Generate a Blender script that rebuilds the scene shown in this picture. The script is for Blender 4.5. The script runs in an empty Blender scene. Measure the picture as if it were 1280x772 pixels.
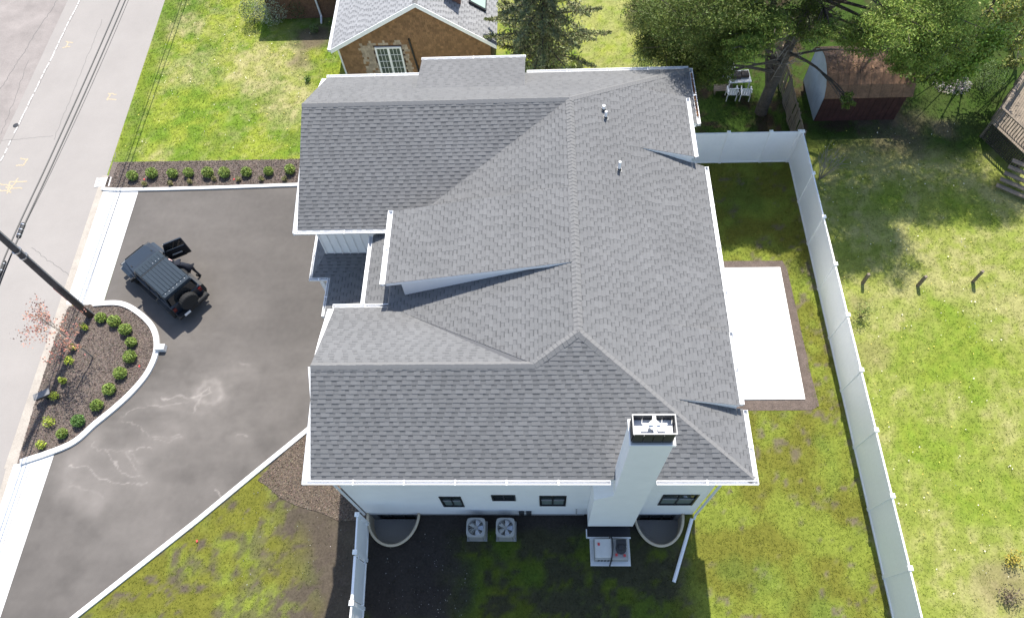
import bpy, bmesh, math, random
import numpy as np
from mathutils import Vector, Matrix
random.seed(7); rng = np.random.default_rng(7)
S = bpy.context.scene
COL = S.collection

# ---------------------------------------------------------------- camera
CAM_H = 28.0
F_PX, CX, CY = 881.0, 640.0, 386.0
Rw = np.array([[0.99896986, -0.0105004, -0.04414697],
               [0.0119658, -0.87747468, 0.47947367],
               [-0.04377251, -0.479508, -0.87644512]])   # world axes in camera coordinates
cd = bpy.data.cameras.new('camera'); cam = bpy.data.objects.new('camera', cd); COL.objects.link(cam)
cd.sensor_width = 36; cd.lens = 36 * F_PX / 1280; cd.sensor_fit = 'HORIZONTAL'; cd.clip_start = .5; cd.clip_end = 2000
m = Matrix.Identity(4)
for i in range(3):
    m[i][0] = Rw[i][0]; m[i][1] = -Rw[i][1]; m[i][2] = -Rw[i][2]
m.translation = Vector((0, 0, CAM_H)); cam.matrix_world = m
S.camera = cam

# ---------------------------------------------------------------- light
SUNV = Vector((.095, .59, 1.0)).normalized()      # towards the sun
el = math.asin(SUNV.z); az = math.atan2(SUNV.x, SUNV.y)
wd = bpy.data.worlds.new("World"); S.world = wd; wd.use_nodes = True
nt = wd.node_tree; bg = nt.nodes['Background']; sky = nt.nodes.new('ShaderNodeTexSky')
sky.sky_type = 'NISHITA'; sky.sun_disc = False; sky.sun_elevation = el; sky.sun_rotation = az
nt.links.new(sky.outputs[0], bg.inputs[0]); bg.inputs[1].default_value = 0.13
sl = bpy.data.lights.new('sun', 'SUN'); sl.energy = 3.95; sl.angle = math.radians(.55); sl.color = (1, .955, .87)
so = bpy.data.objects.new('sun', sl); COL.objects.link(so); so.rotation_euler = SUNV.to_track_quat('Z', 'Y').to_euler()
vs = S.view_settings; vs.view_transform = 'Standard'; vs.look = 'None'; vs.exposure = 0.97; vs.gamma = 1

# ---------------------------------------------------------------- helpers
def W(px, py, z=0.0):
    v = Rw @ np.array([px - CX, py - CY, F_PX]); t = (z - CAM_H) / v[2]
    return Vector((v[0] * t, v[1] * t, z))

def mat(name, col, rough=.8, noise=None, bump=None, attr=None, metal=0, spec=.4, scale2=None, trans=0):
    """noise=(scale, amount) multiplies colour; bump=(scale, strength, distance); attr = colour attribute"""
    m = bpy.data.materials.new(name); m.use_nodes = True
    n = m.node_tree.nodes; L = m.node_tree.links; b = n['Principled BSDF']
    b.inputs['Roughness'].default_value = rough; b.inputs['Metallic'].default_value = metal
    b.inputs['Specular IOR Level'].default_value = spec
    b.inputs['Base Color'].default_value = (*col, 1)
    tc = n.new('ShaderNodeTexCoord')
    if attr:
        a = n.new('ShaderNodeAttribute'); a.attribute_name = attr; cur = a.outputs['Color']
    else:
        r = n.new('ShaderNodeRGB'); r.outputs[0].default_value = (*col, 1); cur = r.outputs[0]
    for ns in ([noise] if noise else []) + ([scale2] if scale2 else []):
        t = n.new('ShaderNodeTexNoise'); t.inputs['Scale'].default_value = ns[0]; t.inputs['Detail'].default_value = 6
        t.inputs['Roughness'].default_value = .65
        L.new(tc.outputs['Object'], t.inputs['Vector'])
        mr = n.new('ShaderNodeMapRange'); mr.inputs[1].default_value = .3; mr.inputs[2].default_value = .7
        mr.inputs[3].default_value = 1 - ns[1]; mr.inputs[4].default_value = 1 + ns[1]
        L.new(t.outputs[0], mr.inputs[0])
        mx = n.new('ShaderNodeVectorMath'); mx.operation = 'SCALE'
        L.new(cur, mx.inputs[0]); L.new(mr.outputs[0], mx.inputs['Scale']); cur = mx.outputs[0]
    L.new(cur, b.inputs['Base Color'])
    if bump:
        t = n.new('ShaderNodeTexNoise'); t.inputs['Scale'].default_value = bump[0]; t.inputs['Detail'].default_value = 5
        L.new(tc.outputs['Object'], t.inputs['Vector'])
        bp = n.new('ShaderNodeBump'); bp.inputs['Strength'].default_value = bump[1]; bp.inputs['Distance'].default_value = bump[2]
        L.new(t.outputs[0], bp.inputs['Height']); L.new(bp.outputs[0], b.inputs['Normal'])
    if trans:
        b.inputs['Transmission Weight'].default_value = trans
    return m

WHITE = mat('white_paint', (.9, .885, .865), .45, noise=(1.5, .03), bump=(40, .15, .004))
VINYL = mat('white_vinyl', (.89, .88, .865), .4, noise=(.8, .03), scale2=(9, .025))
GUTW = mat('gutter_metal', (.76, .76, .76), .4, noise=(3, .05))
SHING = mat('asphalt_shingle', (.2, .2, .2), .92, noise=(.6, .07), scale2=(60, .12), bump=(250, .5, .004), attr='Col', spec=.2)
RIDGE = mat('ridge_shingle', (.175, .172, .17), .92, noise=(7, .13), scale2=(90, .15), bump=(250, .5, .004), spec=.2)
UNDER = mat('roof_underlay', (.09, .09, .095), .9)
CONC = mat('pale_concrete', (.66, .65, .63), .8, noise=(1.2, .05), scale2=(30, .06), bump=(60, .2, .004))
FOUND = mat('foundation_concrete', (.25, .25, .25), .9, noise=(3, .15))
GLASSD = mat('dark_glass', (.02, .03, .03), .08, spec=.6, noise=(2, .4))
FRAMEB = mat('black_frame', (.02, .02, .022), .4)
BLIND = mat('window_blind', (.12, .15, .145), .6)
MULCH = mat('mulch', (.17, .135, .115), .95, noise=(1.1, .18), scale2=(28, .75), bump=(45, 1, .06))
CONCD = mat('patio_soil', (.13, .1, .085), .95, noise=(3, .25), scale2=(30, .35), bump=(40, 1, .04))
BARK = mat('bark', (.1, .082, .066), .95, noise=(4, .4), scale2=(30, .3), bump=(25, 1, .03))
BARKG = mat('grey_bark', (.16, .145, .13), .95, noise=(4, .4), bump=(25, 1, .03))
TWIG = mat('bare_twig', (.28, .24, .2), .95, noise=(8, .2))
LEAF = mat('leaf', (.1, .15, .03), .6, attr='Col', spec=.35, noise=(.5, .12))
LAWN = mat('lawn', (.1, .15, .03), .95, attr='Col', noise=(1.6, .14), scale2=(11, .26), bump=(26, .35, .03), spec=.1)
GRASS = mat('grass_blade', (.1, .15, .03), .7, attr='Col', spec=.15)
DRIVE = mat('driveway_asphalt', (.1, .1, .1), .9, attr='Col', scale2=(70, .16), noise=(.7, .04), bump=(120, .6, .006), spec=.25)
ROADM = mat('road_asphalt', (.285, .262, .243), .9, noise=(.35, .06), scale2=(45, .08), bump=(90, .5, .006), spec=.2)
PAVE = mat('worn_pavement', (.25, .222, .206), .9, noise=(.8, .16), scale2=(14, .1), bump=(60, .5, .008), spec=.2)
DUST = mat('road_dust', (.36, .32, .275), .95, noise=(1.5, .14), scale2=(20, .15))
WOODG = mat('weathered_wood', (.2, .16, .12), .85, noise=(3, .3), scale2=(30, .25), bump=(40, .6, .006))
WOODD = mat('dark_wood', (.07, .055, .045), .85, noise=(5, .3), bump=(40, .6, .006))
METG = mat('grey_metal', (.36, .35, .33), .5, noise=(4, .05))
METD = mat('dark_metal', (.03, .03, .033), .5)
STEEL = mat('steel', (.5, .52, .55), .25, metal=.9)
TAN = mat('tan_steel', (.55, .46, .33), .5, noise=(4, .1))
RUST = mat('rusty_roof', (.17, .095, .055), .8, noise=(1.6, .4), scale2=(12, .3), bump=(20, .3, .01))
REDW = mat('dark_red_siding', (.055, .02, .017), .7, noise=(2, .35), scale2=(14, .2))
BLUEW = mat('pale_siding', (.5, .55, .6), .6, noise=(2, .1))
REDP = mat('red_marker', (.6, .06, .06), .6)
YELP = mat('yellow_paint', (.42, .34, .23), .9, noise=(12, .15))
CRACK = mat('crack_dark', (.13, .125, .12), .9)
SEAL = mat('crack_pale', (.62, .6, .57), .9)

def link(o, parent=None):
    COL.objects.link(o)
    if parent: o.parent = parent
    return o
def tag(o, label=None, cat=None, group=None, kind=None):
    if label: o['label'] = label
    if cat: o['category'] = cat
    if group: o['group'] = group
    if kind: o['kind'] = kind
    return o
def empty(name, loc=(0, 0, 0), rz=0, label=None, cat=None, group=None):
    o = bpy.data.objects.new(name, None); o.empty_display_size = .2; link(o)
    o.location = loc; o.rotation_euler = (0, 0, rz)
    return tag(o, label, cat, group)
def npmesh(name, v, f, material, parent=None, col=None, smooth=False):
    """v (N,3); f list/array of faces (all same size if array); col per-vertex (N,3)"""
    me = bpy.data.meshes.new(name)
    if isinstance(f, np.ndarray):
        k = f.shape[1]; me.vertices.add(len(v)); me.vertices.foreach_set('co', np.asarray(v, np.float32).ravel())
        me.loops.add(f.size); me.loops.foreach_set('vertex_index', f.ravel().astype(np.int32))
        me.polygons.add(len(f)); me.polygons.foreach_set('loop_start', np.arange(0, f.size, k, dtype=np.int32))
        me.update(calc_edges=True)
    else:
        me.from_pydata([tuple(x) for x in v], [], f)
    if col is not None:
        a = me.color_attributes.new('Col', 'FLOAT_COLOR', 'POINT')
        c = np.ones((len(v), 4), np.float32); c[:, :3] = np.clip(col, 0, 1); a.data.foreach_set('color', c.ravel())
    if smooth: me.polygons.foreach_set('use_smooth', [True] * len(me.polygons))
    me.materials.append(material)
    return link(bpy.data.objects.new(name, me), parent)

class MB:
    def __init__(s): s.v = []; s.f = []; s.c = []; s.col = None; s.m = []; s.mi = 0
    def add(s, vs, fs):
        b = len(s.v); s.v += [tuple(x) for x in vs]; s.f += [tuple(b + i for i in f) for f in fs]
        s.m += [s.mi] * len(fs); s.c += [s.col or (1, 1, 1)] * len(vs); return s
    def box(s, x0, x1, y0, y1, z0, z1, M=None, bev=0):
        if bev:
            b = bev
            P = []
            for (zz, i) in ((z0, b), (z0 + b, 0), (z1 - b, 0), (z1, b)):
                P += [(x0 + i, y0 + i, zz), (x1 - i, y0 + i, zz), (x1 - i, y1 - i, zz), (x0 + i, y1 - i, zz)]
            F = [(3, 2, 1, 0), (12, 13, 14, 15)]
            for k in range(3):
                for j in range(4):
                    a = 4 * k + j; c = 4 * k + (j + 1) % 4; F.append((a, c, c + 4, a + 4))
        else:
            P = [(x0, y0, z0), (x1, y0, z0), (x1, y1, z0), (x0, y1, z0), (x0, y0, z1), (x1, y0, z1), (x1, y1, z1), (x0, y1, z1)]
            F = [(3, 2, 1, 0), (4, 5, 6, 7), (0, 1, 5, 4), (1, 2, 6, 5), (2, 3, 7, 6), (3, 0, 4, 7)]
        if M is not None: P = [tuple(M @ Vector(p)) for p in P]
        return s.add(P, F)
    def beam(s, a, b, w, h, up=(0, 0, 1)):
        a = Vector(a); b = Vector(b); d = (b - a); L = d.length; d.normalize()
        sd = d.cross(Vector(up)); 
        if sd.length < 1e-4: sd = Vector((1, 0, 0))
        sd.normalize(); u = sd.cross(d)
        P = []
        for q in (a, b):
            for (i, j) in ((-1, -1), (1, -1), (1, 1), (-1, 1)): P.append(q + sd * w / 2 * i + u * h / 2 * j)
        return s.add(P, [(0, 1, 2, 3), (7, 6, 5, 4), (0, 4, 5, 1), (1, 5, 6, 2), (2, 6, 7, 3), (3, 7, 4, 0)])
    def tube(s, pts, rs, n=8, cap=True):
        pts = [Vector(p) for p in pts]
        if not hasattr(rs, '__len__'): rs = [rs] * len(pts)
        P = []; F = []; prev = None
        for i, q in enumerate(pts):
            d = (pts[min(i + 1, len(pts) - 1)] - pts[max(i - 1, 0)]).normalized()
            ref = prev if prev is not None and abs(prev.dot(d)) < .95 else (Vector((0, 0, 1)) if abs(d.z) < .9 else Vector((1, 0, 0)))
            a = (ref - d * ref.dot(d)).normalized(); b = d.cross(a); prev = a
            for k in range(n):
                t = 2 * math.pi * k / n; P.append(q + (a * math.cos(t) + b * math.sin(t)) * rs[i])
        for i in range(len(pts) - 1):
            for k in range(n):
                k2 = (k + 1) % n; F.append((i * n + k, i * n + k2, (i + 1) * n + k2, (i + 1) * n + k))
        if cap: F.append(tuple(reversed(range(n)))); F.append(tuple((len(pts) - 1) * n + k for k in range(n)))
        return s.add(P, F)
    def lathe(s, c, prof, n=16, axis='z'):
        """prof = [(r, h), ...] around axis through c"""
        P = []; F = []
        for r, h in prof:
            for k in range(n):
                t = 2 * math.pi * k / n; a, b = r * math.cos(t), r * math.sin(t)
                P.append({'z': (c[0] + a, c[1] + b, c[2] + h), 'y': (c[0] + a, c[1] + h, c[2] - b), 'x': (c[0] + h, c[1] + a, c[2] + b)}[axis])
        for i in range(len(prof) - 1):
            for k in range(n):
                k2 = (k + 1) % n; F.append((i * n + k, i * n + k2, (i + 1) * n + k2, (i + 1) * n + k))
        F.append(tuple(reversed(range(n)))); F.append(tuple((len(prof) - 1) * n + k for k in range(n)))
        return s.add(P, F)
    def prism(s, poly, off):
        """extrude a 3D polygon by offset vector"""
        off = Vector(off); n = len(poly); P = [Vector(p) for p in poly] + [Vector(p) + off for p in poly]
        F = [tuple(range(n)), tuple(reversed(range(n, 2 * n)))]
        for i in range(n):
            j = (i + 1) % n; F.append((i, i + n, j + n, j))
        return s.add(P, F)
    def build(s, name, mats, parent=None, smooth=False, fix=True, bevel=0):
        me = bpy.data.meshes.new(name); me.from_pydata(s.v, [], s.f)
        for mm in (mats if isinstance(mats, (list, tuple)) else [mats]): me.materials.append(mm)
        me.polygons.foreach_set('material_index', s.m)
        if s.col is not None or any(c != (1, 1, 1) for c in s.c[:1]):
            a = me.color_attributes.new('Col', 'FLOAT_COLOR', 'POINT')
            c = np.ones((len(s.v), 4), np.float32); c[:, :3] = np.array(s.c); a.data.foreach_set('color', c.ravel())
        if fix:
            bm = bmesh.new(); bm.from_mesh(me); bmesh.ops.recalc_face_normals(bm, faces=bm.faces)
            if bevel: bmesh.ops.bevel(bm, geom=bm.edges[:], offset=bevel, segments=2, affect='EDGES', profile=.7)
            bm.to_mesh(me); bm.free()
        if smooth:
            me.polygons.foreach_set('use_smooth', [True] * len(me.polygons))
        return link(bpy.data.objects.new(name, me), parent)
def copy_tree(o, parent=None):
    c = o.copy(); COL.objects.link(c); c.parent = parent
    for ch in list(o.children): copy_tree(ch, c)
    return c
def clip(poly, conv):
    """Sutherland-Hodgman: clip polygon (list of (x,y)) by convex CCW polygon conv"""
    out = poly
    for i in range(len(conv)):
        ax, ay = conv[i]; bx, by = conv[(i + 1) % len(conv)]; inp = out; out = []
        if not inp: return []
        def sd(p): return (bx - ax) * (p[1] - ay) - (by - ay) * (p[0] - ax)
        for j in range(len(inp)):
            p, q = inp[j - 1], inp[j]; sp, sq = sd(p), sd(q)
            if (sp >= 0) != (sq >= 0):
                t = sp / (sp - sq); out.append((p[0] + (q[0] - p[0]) * t, p[1] + (q[1] - p[1]) * t))
            if sq >= 0: out.append(q)
    return out
def area(p): return sum(p[i - 1][0] * p[i][1] - p[i][0] * p[i - 1][1] for i in range(len(p))) / 2
def ccw(p): return list(p) if area(p) > 0 else list(reversed(p))
def inside(poly, x, y):
    x = np.asarray(x, float); y = np.asarray(y, float); r = np.zeros(x.shape, bool)
    for i in range(len(poly)):
        x1, y1 = poly[i - 1]; x2, y2 = poly[i]
        if y1 == y2: continue
        c = ((y1 > y) != (y2 > y)) & (x < (x2 - x1) * (y - y1) / (y2 - y1) + x1); r ^= c
    return r
# vectorised value noise
_tab = rng.random((256, 256))
def vn(x, y, sc, sd=0):
    x = np.asarray(x, float) * sc + 17.3 * sd + 500; y = np.asarray(y, float) * sc + 31.7 * sd + 500
    xi = np.floor(x).astype(int); yi = np.floor(y).astype(int); fx = x - xi; fy = y - yi
    fx = fx * fx * (3 - 2 * fx); fy = fy * fy * (3 - 2 * fy)
    g = lambda a, b: _tab[a % 256, b % 256]
    return (g(xi, yi) * (1 - fx) + g(xi + 1, yi) * fx) * (1 - fy) + (g(xi, yi + 1) * (1 - fx) + g(xi + 1, yi + 1) * fx) * fy
def fbm(x, y, sc, sd=0, o=4):
    r = 0; a = .5
    for k in range(o): r = r + a * vn(x, y, sc * 2 ** k, sd + k); a *= .5
    return r / (1 - .5 ** o)
def sstep(a, b, x): t = np.clip((x - a) / (b - a), 0, 1); return t * t * (3 - 2 * t)
def lerp(a, b, t): t = np.asarray(t)[..., None]; return np.asarray(a) * (1 - t) + np.asarray(b) * t
def seg_dist(x, y, pts):
    d = np.full(np.shape(x), 1e9)
    for (ax, ay), (bx, by) in zip(pts[:-1], pts[1:]):
        L = (bx - ax) ** 2 + (by - ay) ** 2 + 1e-9; t = np.clip(((x - ax) * (bx - ax) + (y - ay) * (by - ay)) / L, 0, 1)
        d = np.minimum(d, np.hypot(x - ax - t * (bx - ax), y - ay - t * (by - ay)))
    return d
def smooth_line(pts, n=8):
    """Catmull-Rom"""
    P = [Vector(p) for p in pts]; out = []
    for i in range(len(P) - 1):
        a, b, c, d = P[max(i - 1, 0)], P[i], P[i + 1], P[min(i + 2, len(P) - 1)]
        for k in range(n):
            t = k / n
            out.append(.5 * ((2 * b) + (c - a) * t + (2 * a - 5 * b + 4 * c - d) * t * t + (3 * b - a - 3 * c + d) * t ** 3))
    out.append(P[-1]); return out
def sheet(name, poly, z, res, material, colfn=None, thick=0, parent=None, kind='structure'):
    """flat sheet cut into cells so that it can carry a colour attribute"""
    xs = [p[0] for p in poly]; ys = [p[1] for p in poly]
    x0 = math.floor(min(xs) / res) * res; y0 = math.floor(min(ys) / res) * res
    nx = int((max(xs) - x0) / res) + 1; ny = int((max(ys) - y0) / res) + 1
    V = []; key = {}; Fc = []
    def vid(x, y):
        k = (round(x, 4), round(y, 4))
        if k not in key: key[k] = len(V); V.append((x, y, z))
        return key[k]
    GX, GY = np.meshgrid(x0 + np.arange(nx + 1) * res, y0 + np.arange(ny + 1) * res, indexing='ij')
    ins = inside(poly, GX, GY); edge = np.zeros((nx, ny), bool)
    for i in range(len(poly)):
        (ax, ay), (bx, by) = poly[i - 1], poly[i]; n = int(math.hypot(bx - ax, by - ay) / (res * .2)) + 2
        for t in np.linspace(0, 1, n):
            ii = int((ax + (bx - ax) * t - x0) / res); jj = int((ay + (by - ay) * t - y0) / res)
            for di in (-1, 0, 1):
                for dj in (-1, 0, 1):
                    if 0 <= ii + di < nx and 0 <= jj + dj < ny: edge[ii + di, jj + dj] = True
    for i in range(nx):
        for j in range(ny):
            xa, ya = x0 + i * res, y0 + j * res; xb, yb = xa + res, ya + res
            if edge[i, j]:
                c = clip(poly, [(xa, ya), (xb, ya), (xb, yb), (xa, yb)])
                if len(c) >= 3 and area(c) > 1e-7: Fc.append([vid(*p) for p in c])
            elif ins[i, j]:
                Fc.append([vid(xa, ya), vid(xb, ya), vid(xb, yb), vid(xa, yb)])
    Fc = [tuple(dict.fromkeys(f)) for f in Fc]; Fc = [f for f in Fc if len(f) > 2]
    V = np.array(V); col = colfn(V[:, 0], V[:, 1]) if colfn else None
    o = npmesh(name, V, Fc, material, parent, col)
    if kind: o['kind'] = kind
    return o
def slab(name, poly, z0, z1, material, parent=None, kind=None):
    b = MB(); b.prism([(p[0], p[1], z0) for p in ccw(poly)], (0, 0, z1 - z0)); o = b.build(name, material, parent)
    if kind: o['kind'] = kind
    return o
def strip_poly(pts, w):
    """polyline -> closed outline of width w"""
    L = []; R = []
    P = [Vector((p[0], p[1])) for p in pts]
    for i, q in enumerate(P):
        d = (P[min(i + 1, len(P) - 1)] - P[max(i - 1, 0)]).normalized(); n = Vector((-d.y, d.x)); ww = w[i] if hasattr(w, '__len__') else w
        L.append(q + n * ww / 2); R.append(q - n * ww / 2)
    return L, R
def ribbon(name, pts, w, z0, z1, material, parent=None, kind=None):
    L, R = strip_poly(pts, w); n = len(L); b = MB(); P = []
    for i in range(n): P += [(L[i].x, L[i].y, z1), (R[i].x, R[i].y, z1), (L[i].x, L[i].y, z0), (R[i].x, R[i].y, z0)]
    F = []
    for i in range(n - 1):
        a = 4 * i; c = a + 4; F += [(a, c, c + 1, a + 1)]
        if z1 - z0 > .01: F += [(a + 2, c + 2, c, a), (a + 1, c + 1, c + 3, a + 3)]
    if z1 - z0 > .01: F += [(0, 1, 3, 2), (4 * n - 4, 4 * n - 2, 4 * n - 1, 4 * n - 3)]
    b.add(P, F); o = b.build(name, material, parent)
    if kind: o['kind'] = kind
    return o

# foliage clouds ---------------------------------------------------------
def leaf_cloud(name, C, size, cols, material=LEAF, parent=None, aspect=.55, updir=.35):
    """C (N,3) centres, size (N,), cols (N,3): one folded diamond leaf each"""
    N = len(C); d = rng.normal(size=(N, 3)); d /= np.linalg.norm(d, axis=1)[:, None]
    nrm = rng.normal(size=(N, 3)); nrm[:, 2] = np.abs(nrm[:, 2]) + updir
    s = np.cross(d, nrm); s /= np.linalg.norm(s, axis=1)[:, None] + 1e-9
    size = np.asarray(size)[:, None]
    V = np.empty((N, 4, 3)); V[:, 0] = C - d * size * .5; V[:, 1] = C + s * size * aspect * .5; V[:, 2] = C + d * size * .5; V[:, 3] = C - s * size * aspect * .5
    F = np.arange(N * 4).reshape(N, 4)
    return npmesh(name, V.reshape(-1, 3), F, material, parent, np.repeat(cols, 4, axis=0))
def blob_points(n, c, r, shell=.45, clump=0, csize=.25):
    """points in an ellipsoid, denser to the outside; optional clumping"""
    def dirs(k):
        d = rng.normal(size=(k, 3)); return d / np.linalg.norm(d, axis=1)[:, None]
    if clump:
        cc = dirs(clump) * (rng.random((clump, 1)) ** shell)
        p = cc[rng.integers(0, clump, n)] + rng.normal(size=(n, 3)) * csize
    else:
        p = dirs(n) * (rng.random((n, 1)) ** shell)
    return np.array(c) + p * np.array(r)
def tint(n, base, var=.25, hue=.1):
    k = 1 + (rng.random((n, 1)) - .5) * 2 * var; h = 1 + (rng.random((n, 3)) - .5) * 2 * hue
    return np.clip(np.array(base) * k * h, 0, 1)
# ================================================================= ground
X0, X1, Y0, Y1 = -36.0, 34.5, -10.5, 47.0
RES = .15
WELLS = [(-5.94, 6.17, .98, 1.2), (4.36, 6.17, .9, 1.17)]      # cx, wall y, half width, depth
WBOX = [(-7.05, -4.95, 4.8, 6.3), (3.3, 5.4, 4.8, 6.3)]
ROADX = lambda y: -22.25 - .028 * (y - 8)
def blobs(x, y, L):
    r = np.zeros(np.shape(x))
    for (cx, cy, rad, amt) in L: r = np.maximum(r, amt * (1 - sstep(rad * .35, rad, np.hypot(x - cx, y - cy) + (fbm(x, y, 1.2, 5) - .5) * rad * .9)))
    return r
def lawn_col(x, y):
    n1 = fbm(x, y, .22, 1); n2 = fbm(x, y, .9, 2); n3 = fbm(x, y, 3.2, 3, 3); n4 = fbm(x, y, .45, 9)
    green = np.array([.128, .2, .022]); lime = np.array([.225, .265, .035]); straw = np.array([.34, .30, .145]); dirt = np.array([.125, .098, .08])
    moss = np.array([.145, .145, .02]); dgreen = np.array([.075, .135, .022])
    # north-west front lawn: lush green with straw patches
    c = lerp(green, lime, sstep(.35, .65, n2)); c = lerp(c, dgreen, .6 * sstep(.5, .72, n4))
    s = sstep(.44, .64, n1 * .45 + n3 * .55) * .75
    sw = blobs(x, y, [(W(235, 90)[0], W(235, 90)[1], 2.2, .6), (W(330, 90)[0], W(330, 90)[1], 3.2, .9), (W(360, 130)[0], W(360, 130)[1], 2.2, .8), (W(230, 30)[0], W(230, 30)[1], 1.6, .8), (W(200, 195)[0], W(200, 195)[1], .8, .5)])
    A = lerp(c, straw, np.clip(s * .45 + sw * (.35 + .6 * n3), 0, .85))
    # neighbour's lawn to the east: paler, yellow
    pale = np.array([.215, .24, .052]); s2 = sstep(.42, .62, n4 * .5 + n3 * .5)
    gB = blobs(x, y, [(*W(1200, 440)[:2], 3.2, .9), (*W(1210, 260)[:2], 1.8, .8), (*W(1180, 560)[:2], 2.5, .7), (*W(1110, 250)[:2], 1.5, .5), (*W(1220, 620)[:2], 2.4, .6)])
    B = lerp(pale, straw * 1.05, np.clip(s2 * .55, 0, .6)); B = lerp(B, lerp(green * 1.0, lime * .92, n3), np.clip(gB + .35 * sstep(.5, .7, n2), 0, .95))
    # own back and south yards: mossy yellow green with bare soil
    C = lerp(moss, lime * .8, sstep(.4, .7, n2)); C = lerp(C, dgreen, .4 * sstep(.55, .75, n4)); C = C * np.array([.93, .94, 1.15])
    soil = sstep(.56, .66, n3 * .6 + n1 * .4) * .8
    C = lerp(C, dirt, np.clip(soil, 0, .85))
    # south-west triangle: dirt towards the house
    dx = sstep(-11.6, -8.9, x - (6.5 - y) * .3 + (n2 - .5) * 1.6) * (y < 11) * (x < -6.5)
    D = lerp(C, dirt * .62, np.clip(dx * 1.1 + sstep(.46, .6, n3 * .6 + n2 * .4) * .6, 0, .95))
    # side yard in the house shade: dark bare soil near the wall on the west, moss to the east
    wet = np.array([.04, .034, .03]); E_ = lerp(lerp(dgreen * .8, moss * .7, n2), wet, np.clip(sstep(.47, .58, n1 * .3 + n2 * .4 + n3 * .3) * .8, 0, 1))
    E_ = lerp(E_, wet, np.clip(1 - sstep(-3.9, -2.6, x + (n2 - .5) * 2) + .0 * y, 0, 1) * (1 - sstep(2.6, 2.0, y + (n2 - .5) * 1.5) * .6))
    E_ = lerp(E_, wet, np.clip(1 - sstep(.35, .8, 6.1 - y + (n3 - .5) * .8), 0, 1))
    # northern wooded yards: grass and leaf litter, darkened to paint in the tree shade
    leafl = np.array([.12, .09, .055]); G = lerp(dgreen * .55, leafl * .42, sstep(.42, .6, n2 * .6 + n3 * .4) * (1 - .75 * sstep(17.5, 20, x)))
    out = A.copy()
    mB = sstep(12.35, 12.5, x); out = lerp(out, B, mB)
    mC = (x > 5.7) & (x <= 12.4) & (y < 23.7); out[mC] = C[mC]
    mD = (x < -6.9) & (y < 12) ; out[mD] = D[mD]
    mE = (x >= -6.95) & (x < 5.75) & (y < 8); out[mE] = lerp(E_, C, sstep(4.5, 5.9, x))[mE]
    # woods
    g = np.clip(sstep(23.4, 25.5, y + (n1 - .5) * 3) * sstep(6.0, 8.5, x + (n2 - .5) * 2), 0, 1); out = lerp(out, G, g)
    sp = (x > 2) & (x < 9) & (y > 27); out[sp] = lerp(out, lerp(lime * 1.1, straw, .5 * n3 / .5), .5 * (1 - g))[sp]
    br = blobs(x, y, [(*W(1120, 165)[:2], 2.6, .6), (*W(395, 45)[:2], 1.6, 1.0), (*W(375, 75)[:2], .8, .7), (*W(1180, 160)[:2], 1.2, .7), (*W(610, 0)[:2], 1, 0.)]); out = lerp(out, np.array([.13, .1, .07]), br * .9)
    ed = blobs(x, y, [(*W(1255, 730)[:2], 1.3, .8), (*W(1090, 440)[:2], .9, .5), (*W(1075, 380)[:2], .6, .6)]); out = lerp(out, np.array([.2, .16, .09]), ed * .8)
    # worn strip just outside the fence
    st = (1 - sstep(.15, .75, np.abs(x - 12.85))) * (y < 22) * sstep(.4, .6, n3); out = lerp(out, np.array([.3, .24, .17]), st * .7)
    # grassy verge along the road edge
    ve = (1 - sstep(.1, .7, np.abs(x - ROADX(y) - .45))) * (y > 24.3); out = lerp(out, green * .8, ve * .6)
    fine = (.86 + .28 * fbm(x, y, 7, 11, 2))[:, None]
    return out * fine * .93
# the lawn itself, with openings for the two window wells
gx = np.round(np.arange(X0, X1 + 1e-6, RES), 4); gy = np.round(np.arange(Y0, Y1 + 1e-6, RES), 4)
GX, GY = np.meshgrid(gx, gy, indexing='ij'); nxg, nyg = len(gx), len(gy)
V = np.stack([GX.ravel(), GY.ravel(), np.zeros(GX.size)], 1)
I, J = np.meshgrid(np.arange(nxg - 1), np.arange(nyg - 1), indexing='ij')
a = (I * nyg + J).ravel(); Fq = np.stack([a, a + nyg, a + nyg + 1, a + 1], 1)
cxm = GX[:-1, :-1].ravel() + RES / 2; cym = GY[:-1, :-1].ravel() + RES / 2; keep = np.ones(len(a), bool)
for (xa, xb, ya, yb) in WBOX: keep &= ~((cxm > xa) & (cxm < xb) & (cym > ya) & (cym < yb))
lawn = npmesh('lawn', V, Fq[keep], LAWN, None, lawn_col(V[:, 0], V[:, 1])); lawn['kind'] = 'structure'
for (cx, wy, hw, dp), (xa, xb, ya, yb) in zip(WELLS, WBOX):
    n = 28; P = []
    for k in range(n + 1):
        t = math.pi + math.pi * k / n; ex, ey = cx + hw * math.cos(t), wy + .02 + dp * math.sin(t)
        dx_, dy_ = math.cos(t), math.sin(t); q = []
        if dx_ < -1e-6: q.append((xa - .004 - cx) / dx_)
        if dx_ > 1e-6: q.append((xb + .004 - cx) / dx_)
        if dy_ < -1e-6: q.append((ya - .004 - wy) / dy_)
        s_ = min(q); P += [(ex, ey, 0), (cx + dx_ * s_, wy + dy_ * s_, 0)]
    # box corners
    P = np.array(P); Fr = [(2 * k, 2 * k + 1, 2 * k + 3, 2 * k + 2) for k in range(n)]
    for cxn in (xa, xb):
        i0 = min(range(n), key=lambda k: abs((P[2 * k + 1][0] + P[2 * k + 3][0]) / 2 - cxn) + abs((P[2 * k + 1][1] + P[2 * k + 3][1]) / 2 - ya))
        P = np.vstack([P, [(cxn, ya, 0)]]); Fr.append((2 * i0 + 1, len(P) - 1, 2 * i0 + 3))
    r_ = npmesh('lawn_edge', P, Fr, LAWN, lawn, lawn_col(P[:, 0], P[:, 1]))
b = MB(); B_ = 320
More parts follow.
